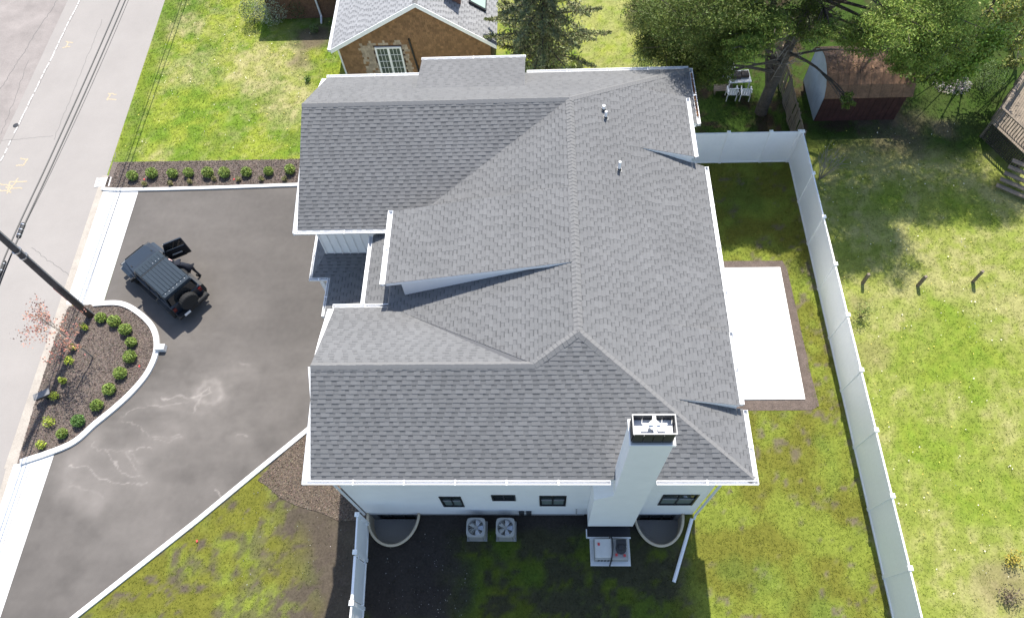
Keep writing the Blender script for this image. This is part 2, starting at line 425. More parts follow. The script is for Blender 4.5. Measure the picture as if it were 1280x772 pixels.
for (xa, xb, ya, yb) in ((-B_, X0, -B_, B_), (X1, B_, -B_, B_), (X0, X1, -B_, Y0), (X0, X1, Y1, B_)): b.add([(xa, ya, -.01), (xb, ya, -.01), (xb, yb, -.01), (xa, yb, -.01)], [(0, 1, 2, 3)])
b.col = (.12, .125, .075); b.c = [b.col] * len(b.v); g = b.build('ground', LAWN, fix=False); g['kind'] = 'structure'

# ---- road and far pavement
road = [(ROADX(-70) , -70), (ROADX(46.9) , 100), (-29.3, 100), (-29.3, -70)]
road = ccw([(ROADX(y), y) for y in (-70, 0, 10, 20, 30, 40, 70)] + [(-29.35, 70), (-29.2, -70)])
slab('road', road, -.02, .006, ROADM, kind='structure')
slab('pavement', ccw([(-29.35, 70), (-29.2, -70), (-60, -70), (-60, 70)]), -.02, .008, PAVE, kind='structure')
ribbon('road_edge', [(ROADX(y) + .1 + .06 * math.sin(y * 2.1), y) for y in np.arange(-4, 17, .5)], [.5 + .08 * math.sin(y * 3) for y in np.arange(-4, 17, .5)], 0, .012, DUST, kind='structure')
ribbon('gutter_strip', [(ROADX(y) + .02, y) for y in np.arange(8, 24, .5)], .55, 0, .013, DUST, kind='structure')
# cracks and utility marks on the road
def wob(a, b, n=24, s=.05):
    return [Vector(a).lerp(Vector(b), k / n) + Vector((random.uniform(-s, s), random.uniform(-s, s), 0)) for k in range(n + 1)]
roadfx = bpy.data.objects['road']
def dashes(a, b, n, w, m, s=.03, fill=.6):
    q = wob(a, b, n, s)
    for i in range(n):
        if random.random() < .9: ribbon('crack_line', [q[i], q[i].lerp(q[i + 1], fill + random.random() * .35)], w, .0, .0095, m, roadfx)
dashes(W(100, 0), W(0, 203), 26, .055, SEAL)
ribbon('crack_line', wob(W(101, 0), W(1, 203), 60, .03), .022, 0, .0085, CRACK, roadfx)
ribbon('crack_line', wob(W(128, 25), W(67, 175), 40, .04), .02, 0, .0085, CRACK, roadfx)
ribbon('crack_line', wob(W(67, 170), W(0, 176), 16, .03), .018, 0, .0085, CRACK, roadfx)
ribbon('crack_line', wob(W(72, 0), W(0, 112), 40, .06), .03, 0, .011, CRACK, roadfx)
ribbon('crack_line', wob(W(36, 75), W(2, 168), 30, .06), .02, 0, .0115, CRACK, roadfx)
ribbon('crack_line', wob(W(40, 310), W(92, 348), 20, .05), .022, 0, .0085, CRACK, roadfx)
ribbon('crack_line', wob(W(126, 290), W(92, 350), 20, .06), .028, 0, .0085, CRACK, roadfx)
ribbon('crack_line', wob(W(140, 245), W(88, 380), 30, .04), .03, 0, .0088, CRACK, roadfx)
ribbon('crack_line', wob(W(145, 190), W(136, 230), 12, .05), .03, 0, .0088, CRACK, roadfx)
for (px, py, w_) in ((85, 56, .5), (138, 121, .5), (30, 203, .45), (20, 231, .9), (8, 235, .8)):
    q = W(px, py)
    for k in range(3):
        an = random.uniform(-.3, .3) + (math.pi / 2 if k == 1 else 0); d = Vector((math.cos(an), math.sin(an), 0)) * w_ / 2; o_ = Vector((random.uniform(-.15, .15), (k - 1) * .2, 0))
        ribbon('paint_mark', wob(q - d + o_, q + d + o_, 6, .04), .07, 0, .0098 + k * .0006, YELP, roadfx)
q = W(20, 157); MB().lathe((q.x, q.y, 0), [(.16, 0), (.16, .02), (.1, .03)], 10).build('valve_cover', METD, roadfx)
# storm drain grate
dr = empty('storm_drain', W(129, 228), math.radians(4), 'small cast square drain grate in the road beside the mulch bed corner', 'drain')
b = MB(); b.box(-.36, .36, -.3, .3, 0, .012); b.build('drain_pit', METD, dr)
for k in range(6): MB().box(-.34, .34, -.28 + k * .1, -.22 + k * .1, .013, .03).build('grate_bar', CONC, dr)
for s_ in (-1, 1): MB().box(s_ * .36 - .03, s_ * .36 + .03, -.3, .3, .012, .032).build('grate_rim', CONC, dr)

# ---- concrete apron (two slabs), driveway, kerbs
apr = [(-22.02, 22.52), (-20.72, 22.5), (-20.6, 15.95), (-21.2, 15.7), (-22.3, 15.9)]
ISL = [tuple(W(*p)[:2]) for p in ((118, 381), (150, 380), (172, 390), (192, 410), (197, 435), (188, 462), (170, 486), (147, 508), (120, 530), (88, 556), (27, 578))]
ISLs = [(q[0], q[1]) for q in smooth_line([(x, y, 0) for x, y in ISL], 6)]
apx = lambda y: -20.62
ap_n = slab('concrete_apron', [(ROADX(22.5) + .1, 22.5), (ROADX(15.8) + .1, 15.8), (-20.6, 15.75), (-20.7, 22.5)], 0, .022, CONC, kind='structure')
ap_s = slab('concrete_apron', [(ROADX(8.2) + .12, 8.15), (ROADX(-6) + .12, -6), (-20.55, -6), (-20.55, 8.6)], 0, .022, CONC, kind='structure')
for (xa, ya, xb, yb) in ((-21.55, 15.8, -21.65, 22.45), (-21.45, -6, -21.4, 8.2)): ribbon('apron_joint', [Vector((xa, ya, 0)), Vector((xb, yb, 0))], .03, .02, .0245, CRACK, ap_n if ya > 10 else ap_s)
dpoly = ccw([(-20.7, 22.5), (-20.58, 15.7)] + [(x, y) for x, y, *_ in [(-20.58, 15.6)]] + [(-20.58, 8.6), (-20.55, -3), (-22.0, -6.0)][0:2] + [(-19, 1.0), (-17.7, 2.25), (-13.7, 5.86), (-9.83, 9.6), (-7.1, 11.6), (-6.4, 12), (-6.4, 16), (-9, 16), (-9, 22.55)])
A1 = [tuple(W(*p)[:2]) for p in ((193, 498), (215, 496), (245, 494), (262, 492))]
strokes = [([(200, 498), (225, 496), (252, 495), (264, 490), (262, 482), (255, 488), (244, 515)], .10, .30),
 ([(150, 522), (170, 512), (195, 507), (215, 505), (240, 503)], .05, .22), ([(152, 526), (175, 534), (186, 547), (210, 546), (228, 545)], .05, .22),
 ([(116, 554), (130, 562), (140, 573), (148, 588), (165, 594), (180, 594)], .055, .34), ([(135, 564), (155, 562), (175, 561), (190, 560)], .05, .26), ([(158, 562), (163, 578), (173, 590)], .045, .22), ([(162, 562), (170, 572), (177, 580)], .04, .2),
 ([(84, 585), (97, 584), (108, 583), (122, 594), (138, 607), (160, 606), (185, 603)], .055, .32), ([(270, 612), (277, 628)], .09, .42), ([(190, 549), (210, 552), (230, 547)], .04, .2),
 ([(90, 607), (110, 611), (130, 618)], .08, .13), ([(297, 546), (310, 544)], .09, .2), ([(300, 454), (312, 455)], .12, .2)]
def drive_col(x, y):
    n1 = fbm(x, y, .3, 21); n2 = fbm(x, y, 1.4, 22); n3 = fbm(x, y, 6, 23, 2)
    base = np.array([.107, .0965, .088]); v = np.zeros(len(x))
    d = 1 - sstep(.5, 4.2, np.hypot((x - W(190, 600)[0]) / 1.7, y - W(190, 600)[1])); v += .03 * d * (.4 + n2)
    g_ = W(262, 488); r = np.hypot(x - g_[0], y - g_[1]); r = r + (n2 - .5) * .9; v += (.04 * np.exp(-(((r - .5) / .16) ** 2)) + .022 * np.exp(-(r / 1.5) ** 2)) * (.4 + 1.2 * fbm(x, y, 5, 44, 3))
    g_ = W(95, 590); v += .035 * np.exp(-(seg_dist(x, y, [tuple(W(115, 552)[:2]), tuple(W(85, 580)[:2]), tuple(W(82, 610)[:2]), tuple(W(120, 635)[:2])]) / .45) ** 2) * (.3 + n2)
    g_ = W(370, 500); v += .03 * np.exp(-(np.hypot(x - g_[0], y - g_[1]) / 2.2) ** 2)
    for pts, w_, amt in strokes:
        P = [tuple(W(*q)[:2]) for q in pts]; xx = x + (n3 - .5) * .22 + (fbm(x, y, 2.2, 41) - .5) * .3; yy = y + (fbm(x, y, 2.0, 42) - .5) * .4 + (fbm(x, y, 7, 43, 2) - .5) * .07; D_ = seg_dist(xx, yy, P)
        br_ = .35 + .9 * fbm(x, y, 3.5, 29, 3); v += amt * .21 * np.clip(br_ * 1.6 - .5, .1, 2) * 1.25 * np.exp(-(D_ / (w_ * .42)) ** 2) + .012 * np.exp(-(D_ / (w_ * 5)) ** 2)
    v += .03 * (n1 - .5) * 2 + .025 * (fbm(x, y, .8, 31) - .45) * (y < 16) + .012 * (n3 - .5) + .01 * (fbm(x * .25, y, 1.6, 25) - .5) * 2
    v += .03 * np.clip(fbm(x * .35 + y * .1, y, 2.6, 33, 3) - .5, 0, 1) * np.exp(-(np.hypot(x + 15.5, y - 11) / 4.5) ** 2) * 2
    v -= .02 * sstep(.55, .8, fbm(x, y, .5, 27)) * (y < 15)
    k = np.clip(1 + v / .1, .6, 4)[:, None]
    return base * k + np.array([.0, -.0, -.0])
sheet('driveway', dpoly, .014, .05, DRIVE, drive_col)
sheet('mulch_bed', ccw([(ROADX(24.3) + .1, 24.38), (ROADX(22.6) + .1, 22.55), (-9.0, 22.55), (-9.0, 24.3)]), .03, .5, MULCH)
sheet('mulch_island', ccw(ISLs + [(-22.0, 8.2), (-22.2, 11.5), (-22.3, 14), (-22.2, 15.7)]), .035, .5, MULCH)
sheet('wood_chip_bed', ccw([(-9.9, 9.75), (-7.0, 11.6), (-7.0, 5.95)] + [tuple(W(*p)[:2]) for p in ((424, 651), (400, 640), (372, 632), (350, 622), (335, 608), (322, 600))]), .02, .4, mat('wood_chips', (.13, .1, .076), .95, noise=(2.5, .2), scale2=(32, .8), bump=(45, 1, .05)))
def kerb(pts, w, label, h=.1):
    k = ribbon('kerb', pts, w, 0, h, CONC, kind='structure'); return k
kerb(smooth_line([(ROADX(22.5) - .0, 22.6, 0), (-21.5, 22.5, 0), (-17, 22.52, 0), (-12, 22.62, 0), (-9.2, 22.62, 0)], 6), .17, '')
kerb([Vector((x, y, 0)) for x, y in ISLs], .24, '', .12)
kerb([Vector((-19.4, .66, 0)), Vector((-17.7, 2.3, 0)), Vector((-13.75, 5.93, 0)), Vector((-11.6, 8.02, 0)), Vector((-9.83, 9.71, 0)), Vector((-7.1, 11.75, 0))], .19, '', .09)
q = W(201, 435, .15); b = MB(); b.box(-.22, .22, -.13, .15, 0, .3, bev=.02); o = b.build('concrete_block', CONC); o.location = (q.x, q.y, .015)
tag(o, 'white concrete block set into the round island kerb beside the driveway', 'block')
# patio + soil border
sheet('soil_border', ccw([(6.2, 17.75), (11.05, 17.7), (11.2, 17.1), (11.28, 12), (11.35, 10.6), (11.0, 10.42), (6.2, 10.4)]), .012, .4, CONCD)
slab('patio', [(6.0, 17.34), (10.88, 17.32), (10.82, 10.89), (6.0, 10.87)], 0, .06, mat('patio_concrete', (.8, .8, .79), .7, noise=(1, .02)), kind='structure')

# ---- grass tufts (stuff) : never on paved areas
def tufts(name, xa, xb, ya, yb, dens, keep, hs=(.02, .06), lab=None):
    n = int((xb - xa) * (yb - ya) * dens); x = rng.uniform(xa, xb, n); y = rng.uniform(ya, yb, n)
    c = lawn_col(x, y); greenness = c[:, 1] / (c[:, 0] + 1e-6)
    k = keep(x, y) & (rng.random(n) < sstep(.8, 1.05, greenness) * .9 + .08); x, y, c = x[k], y[k], c[k]; n = len(x)
    nb = 3; X = np.repeat(x, nb); Y = np.repeat(y, nb); C_ = np.repeat(c, nb, axis=0); N = len(X)
    t = rng.uniform(0, 2 * np.pi, N); h = rng.uniform(*hs, N); ln = rng.uniform(.02, .07, N); wv = rng.uniform(.008, .018, N)
    P = np.empty((N, 3, 3)); ox = rng.normal(0, .03, N); oy = rng.normal(0, .03, N)
    P[:, 0, 0] = X + ox + np.cos(t + 1.57) * wv; P[:, 0, 1] = Y + oy + np.sin(t + 1.57) * wv; P[:, 0, 2] = .003
    P[:, 1, 0] = X + ox - np.cos(t + 1.57) * wv; P[:, 1, 1] = Y + oy - np.sin(t + 1.57) * wv; P[:, 1, 2] = .003
    P[:, 2, 0] = X + ox + np.cos(t) * ln; P[:, 2, 1] = Y + oy + np.sin(t) * ln; P[:, 2, 2] = h
    C_ = C_ * rng.uniform(.85, 1.22, (N, 1)) * np.array([1.0, 1.05, .9]); 
    o = npmesh(name, P.reshape(-1, 3), np.arange(N * 3).reshape(N, 3), GRASS, None, np.repeat(C_, 3, axis=0)); o['kind'] = 'stuff'
    if lab: o['label'] = lab
    return o
diag = lambda x: 9.71 + (x + 9.83) * .94
tufts('grass', -23.6, -8.8, 24.4, 41, 110, lambda x, y: (x > ROADX(y) + .05) & ~((x > -11.3) & (y > 29.5)) & (y < 40), lab='green front lawn grass between the road and the brown house')
tufts('grass', 5.9, 12.35, -3, 23.5, 110, lambda x, y: ~((x < 11.2) & (y > 10.4) & (y < 17.7)), lab='mossy yellow green grass inside the white fence')
tufts('grass', 12.5, 28, 0, 30, 70, lambda x, y: ~((x > 14) & (x < 18.3) & (y > 26)), lab='pale patchy grass outside the white fence')
tufts('grass', -20, -7, -3, 9.5, 100, lambda x, y: (y < diag(x) - .35) & (rng.random(len(x)) < .75), lab='thin yellow green grass below the driveway kerb')
tufts('grass', -6.8, 5.9, -3, 6, 60, lambda x, y: ~((y > 4.7) & (((x > -7) & (x < -4.9)) | ((x > 3.4) & (x < 5.4)) | ((x > 1.5) & (x < 3.4)))), hs=(.03, .06), lab='sparse dark grass in the shade of the house')
tufts('grass', 1, 13, 25, 42, 45, lambda x, y: x > -1, lab='rough grass behind the grey roof')
# dandelion / clover specks
n = 900; x = rng.uniform(12.8, 27, n); y = rng.uniform(0, 26, n); x2 = rng.uniform(-22.3, -10, 420); y2 = rng.uniform(24.6, 38, 420); x = np.r_[x, x2]; y = np.r_[y, y2]
leaf_cloud('lawn_flowers', np.stack([x, y, np.full(len(x), .08)], 1), rng.uniform(.03, .075, len(x)), np.where(rng.random((len(x), 1)) < .5, [[.7, .66, .5]], [[.6, .5, .1]]), updir=4, aspect=.9)
bpy.data.objects['lawn_flowers']['kind'] = 'stuff'; bpy.data.objects['lawn_flowers']['label'] = 'tiny pale flowers scattered over the lawns'
# white stone specks on the bare soil
n = 260; x = np.r_[rng.uniform(-12, -7.1, 110), rng.normal(-4.3, 1.1, 150)]; y = np.r_[rng.uniform(3, 7.5, 110), rng.normal(3.3, 1.2, 150)]
ok = (y < 5.6) | (x < -7); x, y = x[ok], y[ok]
leaf_cloud('pebbles', np.stack([x, y, np.full(len(x), .03)], 1), rng.uniform(.012, .04, len(x)), tint(len(x), (.36, .34, .31), .4), updir=5, aspect=.9)
bpy.data.objects['pebbles']['kind'] = 'stuff'; bpy.data.objects['pebbles']['label'] = 'small pale stones on the bare soil'
# chips on the mulch
def chips(name, inside_fn, xa, xb, ya, yb, n, cols, z, lab):
    x = rng.uniform(xa, xb, n); y = rng.uniform(ya, yb, n); k = inside_fn(x, y); x, y = x[k], y[k]
    o = leaf_cloud(name, np.stack([x, y, rng.uniform(z, z + .03, len(x))], 1), rng.uniform(.04, .12, len(x)), tint(len(x), cols, .38), updir=1.2, aspect=.35, material=GRASS); o['kind'] = 'stuff'; o['label'] = lab
islp = ccw(ISLs + [(-22.0, 8.2), (-22.2, 11.5), (-22.3, 14), (-22.2, 15.7)])
chips('mulch_chips', lambda x, y: inside(islp, x, y), -22.3, -17.3, 8, 16, 26000, (.17, .135, .115), .035, 'brown bark chips covering the kerbed island')
chips('mulch_chips', lambda x, y: x > ROADX(y) + .1, -22.3, -9.2, 22.7, 24.35, 16000, (.165, .132, .112), .03, 'brown bark chips covering the bed of round shrubs')
chips('mulch_chips', lambda x, y: inside(ccw([(-9.9, 9.75), (-7.0, 11.6), (-7.0, 5.95)] + [tuple(W(*p)[:2]) for p in ((424, 651), (400, 640), (372, 632), (350, 622), (335, 608), (322, 600))]), x, y), -12.5, -7.05, 5.9, 11.4, 15000, (.17, .13, .1), .02, 'light brown wood chips beside the house corner')
# ================================================================= the house
house = empty('house', (-.5, 6.2, 0), 0, 'large white two storey house under a grey shingle roof, filling the middle', 'house')
HO = Vector((-.5, 6.2, 0))
def hp(o):   # parent to the house, keeping world coordinates
    return o
house.location = (0, 0, 0)
def shingle_cover(plane, polys, parent, seed=1, e=.143, name='shingles', mtl=None, cols=None, tw=(.17, .3), gw=(.13, .23)):
    a, bx, by = plane; rnd = random.Random(seed); g = math.hypot(bx, by)
    gu = Vector((bx / g, by / g, 0)); Vd = Vector((gu.x, gu.y, g)).normalized(); Ud = Vector((gu.y, -gu.x, 0)); Nn = Ud.cross(Vd)
    pts = [Vector((x, y, a + bx * x + by * y)) for poly in polys for x, y in poly]
    O = pts[0]
    uvp = []
    for poly in polys:
        q = [Vector((x, y, a + bx * x + by * y)) - O for x, y in poly]; uvp.append(ccw([(p.dot(Ud), p.dot(Vd)) for p in q]))
    vmin = min(v for p in uvp for u, v in p); vmax = max(v for p in uvp for u, v in p); umin = min(u for p in uvp for u, v in p); umax = max(u for p in uvp for u, v in p)
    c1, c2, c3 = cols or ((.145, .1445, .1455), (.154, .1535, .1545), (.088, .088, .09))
    b = MB()
    def piece(rect, h0, h1, v0, col, skirt):
        for P in uvp:
            q = clip(rect, P)
            if len(q) < 3 or abs(area(q)) < 1e-5: continue
            b.col = col; hh = lambda v: h0 + (h1 - h0) * min(1, max(0, (v - v0) / e))
            top = [O + Ud * u + Vd * v + Nn * hh(v) for u, v in q]; n = len(q)
            if skirt:
                bot = [O + Ud * u + Vd * v for u, v in q]; b.add(top + bot, [tuple(range(n))] + [(i, i + n, (i + 1) % n + n, (i + 1) % n) for i in range(n)])
            else: b.add(top, [tuple(range(n))])
    j = 0; v = vmin - .02
    while v < vmax:
        rk = 1 + rnd.uniform(-.04, .04)
        piece([(umin, v), (umax, v), (umax, v + e), (umin, v + e)], .012, .003, v, tuple(c * rk for c in c1), True)
        u = umin - rnd.random() * .4
        while u < umax:
            w = rnd.uniform(*tw); k = rnd.uniform(.95, 1.05)
            piece([(u, v), (u + w, v), (u + w, v + e), (u, v + e)], .021, .006, v, tuple(c * k for c in c2), True)
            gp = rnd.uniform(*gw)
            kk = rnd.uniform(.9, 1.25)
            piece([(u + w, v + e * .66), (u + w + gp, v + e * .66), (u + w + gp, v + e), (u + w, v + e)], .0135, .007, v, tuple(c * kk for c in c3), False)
            u += w + gp
        kl = rnd.uniform(.76, .86); piece([(umin, v + e * .9), (umax, v + e * .9), (umax, v + e), (umin, v + e)], .019, .0085, v, tuple(c * kl for c in c2), False)  # shadow line under the butts, painted as a darker strip on each course
        v += e; j += 1
    o = b.build(name, mtl or SHING, parent, fix=False); o['kind'] = 'stuff'; return o
def roof_slope(plane, polys, seed, thick=.2, name='roof', cov=True, par=None, outline=None, cols=None):
    a, bx, by = plane; b = MB()
    for poly in (outline or polys):
        P = ccw(poly); n = len(P); zz = lambda x, y, d: a + bx * x + by * y - d
        T = [(x, y, zz(x, y, 0)) for x, y in P]; Bt = [(x, y, zz(x, y, thick)) for x, y in P]
        b.mi = 0; b.add(T, [tuple(range(n))])
        b.mi = 1; b.add(T + Bt, [tuple(range(2 * n - 1, n - 1, -1))] + [(i + n, (i + 1) % n + n, (i + 1) % n, i) for i in range(n)])
    o = b.build(name, [UNDER, WHITE], par or house, fix=False)
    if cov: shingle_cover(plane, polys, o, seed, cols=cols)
    return o
XR, ZR = 1.07, 8.66
hipS = lambda x: 9.75 - (x - XR) * .735
hipN = lambda x: 19.5 + (x - XR) * .753
PS = (6.3 - .6036 * 5.844, 0, .6036)
PSN = (8.152 + .6 * 8.914, 0, -.6)
PW = (ZR - .36 * XR, .36, 0)
PWS = (ZR - .196 * XR, .196, 0)
PNS = (ZR - .553 * 19.5, 0, .553)
PNN = (ZR + .61 * 19.5, 0, -.61)
PE = (ZR + .46 * XR, -.46, 0)
zPE = lambda x: PE[0] + PE[1] * x
PE3 = (zPE(4.1) + .28 * 4.1, -.28, 0)
PE2 = (zPE(3.7) + .27 * 3.7, -.27, 0)
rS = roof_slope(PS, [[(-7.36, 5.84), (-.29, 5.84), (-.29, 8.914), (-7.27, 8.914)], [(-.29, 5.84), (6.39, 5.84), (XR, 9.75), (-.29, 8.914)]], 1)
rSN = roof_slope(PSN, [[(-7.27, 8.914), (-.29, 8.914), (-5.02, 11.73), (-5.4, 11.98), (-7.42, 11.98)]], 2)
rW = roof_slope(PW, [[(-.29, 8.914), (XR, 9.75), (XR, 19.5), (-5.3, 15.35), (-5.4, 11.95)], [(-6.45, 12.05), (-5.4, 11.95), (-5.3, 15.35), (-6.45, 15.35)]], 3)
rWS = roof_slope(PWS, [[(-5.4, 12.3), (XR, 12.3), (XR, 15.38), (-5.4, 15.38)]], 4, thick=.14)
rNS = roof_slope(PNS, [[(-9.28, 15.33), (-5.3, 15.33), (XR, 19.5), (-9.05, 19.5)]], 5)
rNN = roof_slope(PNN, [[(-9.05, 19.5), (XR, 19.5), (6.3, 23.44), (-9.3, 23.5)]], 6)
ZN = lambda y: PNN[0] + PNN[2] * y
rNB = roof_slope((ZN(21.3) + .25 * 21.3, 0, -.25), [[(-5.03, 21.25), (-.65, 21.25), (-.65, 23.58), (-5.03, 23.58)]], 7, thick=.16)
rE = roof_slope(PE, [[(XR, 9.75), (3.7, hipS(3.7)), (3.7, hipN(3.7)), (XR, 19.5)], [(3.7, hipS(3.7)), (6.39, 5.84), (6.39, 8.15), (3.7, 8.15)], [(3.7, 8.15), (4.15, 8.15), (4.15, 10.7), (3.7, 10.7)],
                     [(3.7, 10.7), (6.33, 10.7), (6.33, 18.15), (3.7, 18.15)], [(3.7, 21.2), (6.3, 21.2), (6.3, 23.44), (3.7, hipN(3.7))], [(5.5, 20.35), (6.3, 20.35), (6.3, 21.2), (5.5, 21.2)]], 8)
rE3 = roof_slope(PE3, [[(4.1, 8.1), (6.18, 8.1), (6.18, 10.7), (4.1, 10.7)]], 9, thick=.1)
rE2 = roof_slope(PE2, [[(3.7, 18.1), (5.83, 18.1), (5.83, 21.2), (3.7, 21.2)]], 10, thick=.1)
# white cheek walls in the steps between slopes
def cheek(x0, z0f, x1, zlo, zhi, y, n=1, t=.12, par=house):
    pass
def tri_wall(pts, dy, par=house, name='cheek_wall'):
    MB().prism(pts, (0, dy, 0)).build(name, WHITE, par)
zW = lambda x: PW[0] + PW[1] * x; zWS = lambda x: PWS[0] + PWS[1] * x
tri_wall([(XR - .1, 12.36, zW(XR - .1) - .02), (-4.88, 12.36, zW(-4.88) - .05), (-4.88, 12.36, zWS(-4.88) - .1), (XR - .1, 12.36, zWS(XR - .1) - .02)], .12)
MB().box(-4.88, -4.76, 12.485, 15.3, 5.9, zWS(-4.88) - .12).build('cheek_wall', WHITE, house)
zE3 = lambda x: PE3[0] + PE3[1] * x; zE2 = lambda x: PE2[0] + PE2[1] * x
tri_wall([(4.1, 8.13, zPE(4.1) - .03), (6.15, 8.13, zPE(6.15) - .03), (6.15, 8.13, zE3(6.15) - .05), (4.1, 8.13, zE3(4.1) - .01)], .1)
tri_wall([(3.7, 18.13, zPE(3.7) - .03), (5.76, 18.13, zPE(5.76) - .03), (5.76, 18.13, zE2(5.76) - .05), (3.7, 18.13, zE2(3.7) - .01)], .1)
tri_wall([(3.7, 21.08, zPE(3.7) - .03), (5.76, 21.08, zPE(5.76) - .03), (5.76, 21.08, zE2(5.76) - .05), (3.7, 21.08, zE2(3.7) - .01)], .08)
for x in (-5.0, -.8): MB().prism([(x, 21.4, ZN(21.4) - .1), (x, 23.45, ZN(23.45) - .1), (x, 23.45, ZN(21.3) - .25 * 2.15 - .12), (x, 21.4, ZN(21.3) - .06)], (.1, 0, 0)).build('cheek_wall', WHITE, house)
# ridge and hip cap shingles, one object each
def caps(a, b, wa, wb, step=.15, par=rE, w=.15, k0=0):
    a = Vector(a); b = Vector(b); d = (b - a); L = d.length; d.normalize(); n = int(L / step)
    wa = Vector(wa).normalized() * w; wb = Vector(wb).normalized() * w; up = Vector((0, 0, 1)); l = step * 1.35
    def P(t, h): return [d * t + wa + up * (h - .004), d * t + up * (h + .012), d * t + wb + up * (h - .004)]
    top = P(0, .035) + P(l, .02); bot = P(0, .008) + P(l, .0); 
    F = [(0, 1, 4, 3), (1, 2, 5, 4), (0, 6, 7, 1), (1, 7, 8, 2), (0, 3, 9, 6), (2, 8, 11, 5)]
    mm = MB().add(top + bot, F); o = mm.build('ridge_shingle', RIDGE, par); o.location = a
    for k in range(1, n):
        c = o.copy(); COL.objects.link(c); c.location = a + d * (L * k / n) + Vector((random.uniform(-.008, .008), random.uniform(-.008, .008), 0))
        c.parent = par
dn = lambda pl, sx, sy: Vector((sx, sy, pl[1] * sx + pl[2] * sy))
caps((XR, 9.8, ZR), (XR, 19.5, ZR), dn(PW, -1, 0), dn(PE, 1, 0))
caps((-7.27, 8.914, 8.152), (-.29, 8.914, 8.152), dn(PS, 0, -1), dn(PSN, 0, 1), .2)
caps((-.29, 8.914, 8.152), (XR, 9.75, ZR), dn(PS, .52, -.85), dn(PW, -.52, .85))
caps((6.39, 5.84, 6.21), (XR, 9.75, ZR), dn(PE, .59, .8), dn(PS, -.59, -.8))
caps((-9.05, 19.5, ZR), (XR, 19.5, ZR), dn(PNS, 0, -1), dn(PNN, 0, 1), .2, par=rNN)
caps((6.3, 23.44, 6.25), (XR, 19.5, ZR), dn(PE, .6, -.8), dn(PNN, -.6, .8), par=rNN)
# gutters
def gutter(a, b, out, par=house, w=.14, h=.12, name='gutter', strap=1.6):
    a = Vector(a); b = Vector(b); o_ = Vector((out[0], out[1], 0)).normalized(); u = Vector((0, 0, 1)); d = (b - a).normalized()
    prof = [(0, .01), (0, -h), (w * .7, -h), (w, -.02), (w, .015), (w - .025, .015), (w - .03, -.02), (w * .66, -h + .012), (.014, -h + .012), (.014, .01)]
    P = []
    for q in (a, b):
        for (x, z) in prof: P.append(q + o_ * x + u * z)
    n = len(prof); mm = MB().add(P, [(i, (i + 1) % n, (i + 1) % n + n, i + n) for i in range(n)] + [tuple(range(n)), tuple(range(2 * n - 1, n - 1, -1))])
    g_ = mm.build(name, GUTW, par)
    L = (b - a).length; k = max(2, int(L / strap))
    for i in range(1, k):
        q = a.lerp(b, i / k); MB().beam(q + o_ * -.02 + u * .012, q + o_ * (w + .01) + u * .012, .05, .008).build('gutter_strap', GUTW, g_)
    for q, s_ in ((a, 1), (b, -1)): MB().beam(q + u * -.05 + d * .004 * s_, q + o_ * w + u * -.05 + d * .004 * s_, .008, .12).build('end_cap', GUTW, g_)
    return g_
gS1 = gutter((-7.6, 5.82, 6.3), (2.02, 5.82, 6.3), (0, -1)); gutter((3.42, 5.82, 6.3), (6.5, 5.82, 6.3), (0, -1))
gutter((6.4, 5.72, 6.22), (6.4, 8.12, 6.22), (1, 0)); gutter((6.2, 8.14, 6.66), (6.2, 10.7, 6.66), (1, 0)); gutter((6.35, 10.72, 6.24), (6.35, 18.12, 6.24), (1, 0))
gE2 = gutter((5.85, 18.1, 6.86), (5.85, 21.15, 6.86), (1, 0)); gE1 = gutter((6.32, 20.35, 6.24), (6.32, 23.5, 6.24), (1, 0))
gutter((6.3, 23.5, 6.22), (-.6, 23.5, 6.22), (0, 1)); gutter((-5.1, 23.52, 6.22), (-9.35, 23.52, 6.22), (0, 1)); gutter((-.62, 23.6, 6.97), (-5.06, 23.6, 6.97), (0, 1))
gutter((-9.4, 15.31, 6.33), (-5.55, 15.31, 6.33), (0, -1)); gutter((-7.5, 12.0, 6.29), (-5.15, 12.0, 6.29), (0, 1))
gutter((-6.47, 12.15, 5.95), (-6.47, 15.3, 5.95), (-1, 0)); gutter((-5.42, 12.28, 7.4), (-5.42, 15.4, 7.4), (-1, 0), w=.18)
# leaf litter in the north-east gutter
for (g_, p0, p1, n) in ((gE1, (6.40, 20.8), (6.40, 23.2), 420), (gE2, (6.43, 14.4), (6.43, 15.1), 0)):
    if n:
        t = rng.random(n); C_ = np.stack([np.full(n, p0[0]) + rng.uniform(-.05, .05, n), p0[1] + (p1[1] - p0[1]) * t, np.full(n, 6.22) + rng.uniform(-.04, .03, n)], 1)
        o = leaf_cloud('leaf_litter', C_, rng.uniform(.04, .09, n), tint(n, (.33, .15, .05), .4), parent=g_); o['kind'] = 'stuff'
# rake boards flaring towards the eaves
def rake(pl, pts, dz=-.03, par=house):
    a, bx, by = pl; MB().prism([(x, y, a + bx * x + by * y + dz) for x, y in ccw(pts)], (0, 0, -.17)).build('rake_board', WHITE, par)
rake(PS, [(-7.31, 8.0), (-7.365, 5.85), (-7.66, 5.72)]); rake(PS, [(-7.31, 8.0), (-7.28, 8.9), (-7.36, 8.9)])
rake(PSN, [(-7.3, 9.3), (-7.43, 11.95), (-7.66, 11.95), (-7.45, 10.3)])
rake(PNS, [(-9.17, 17.5), (-9.285, 15.34), (-9.48, 15.25)]); rake(PNN, [(-9.2, 21.8), (-9.31, 23.45), (-9.55, 23.5)])
rake(PW, [(-5.05, 12.1), (-5.6, 12.03), (-5.6, 12.1)])
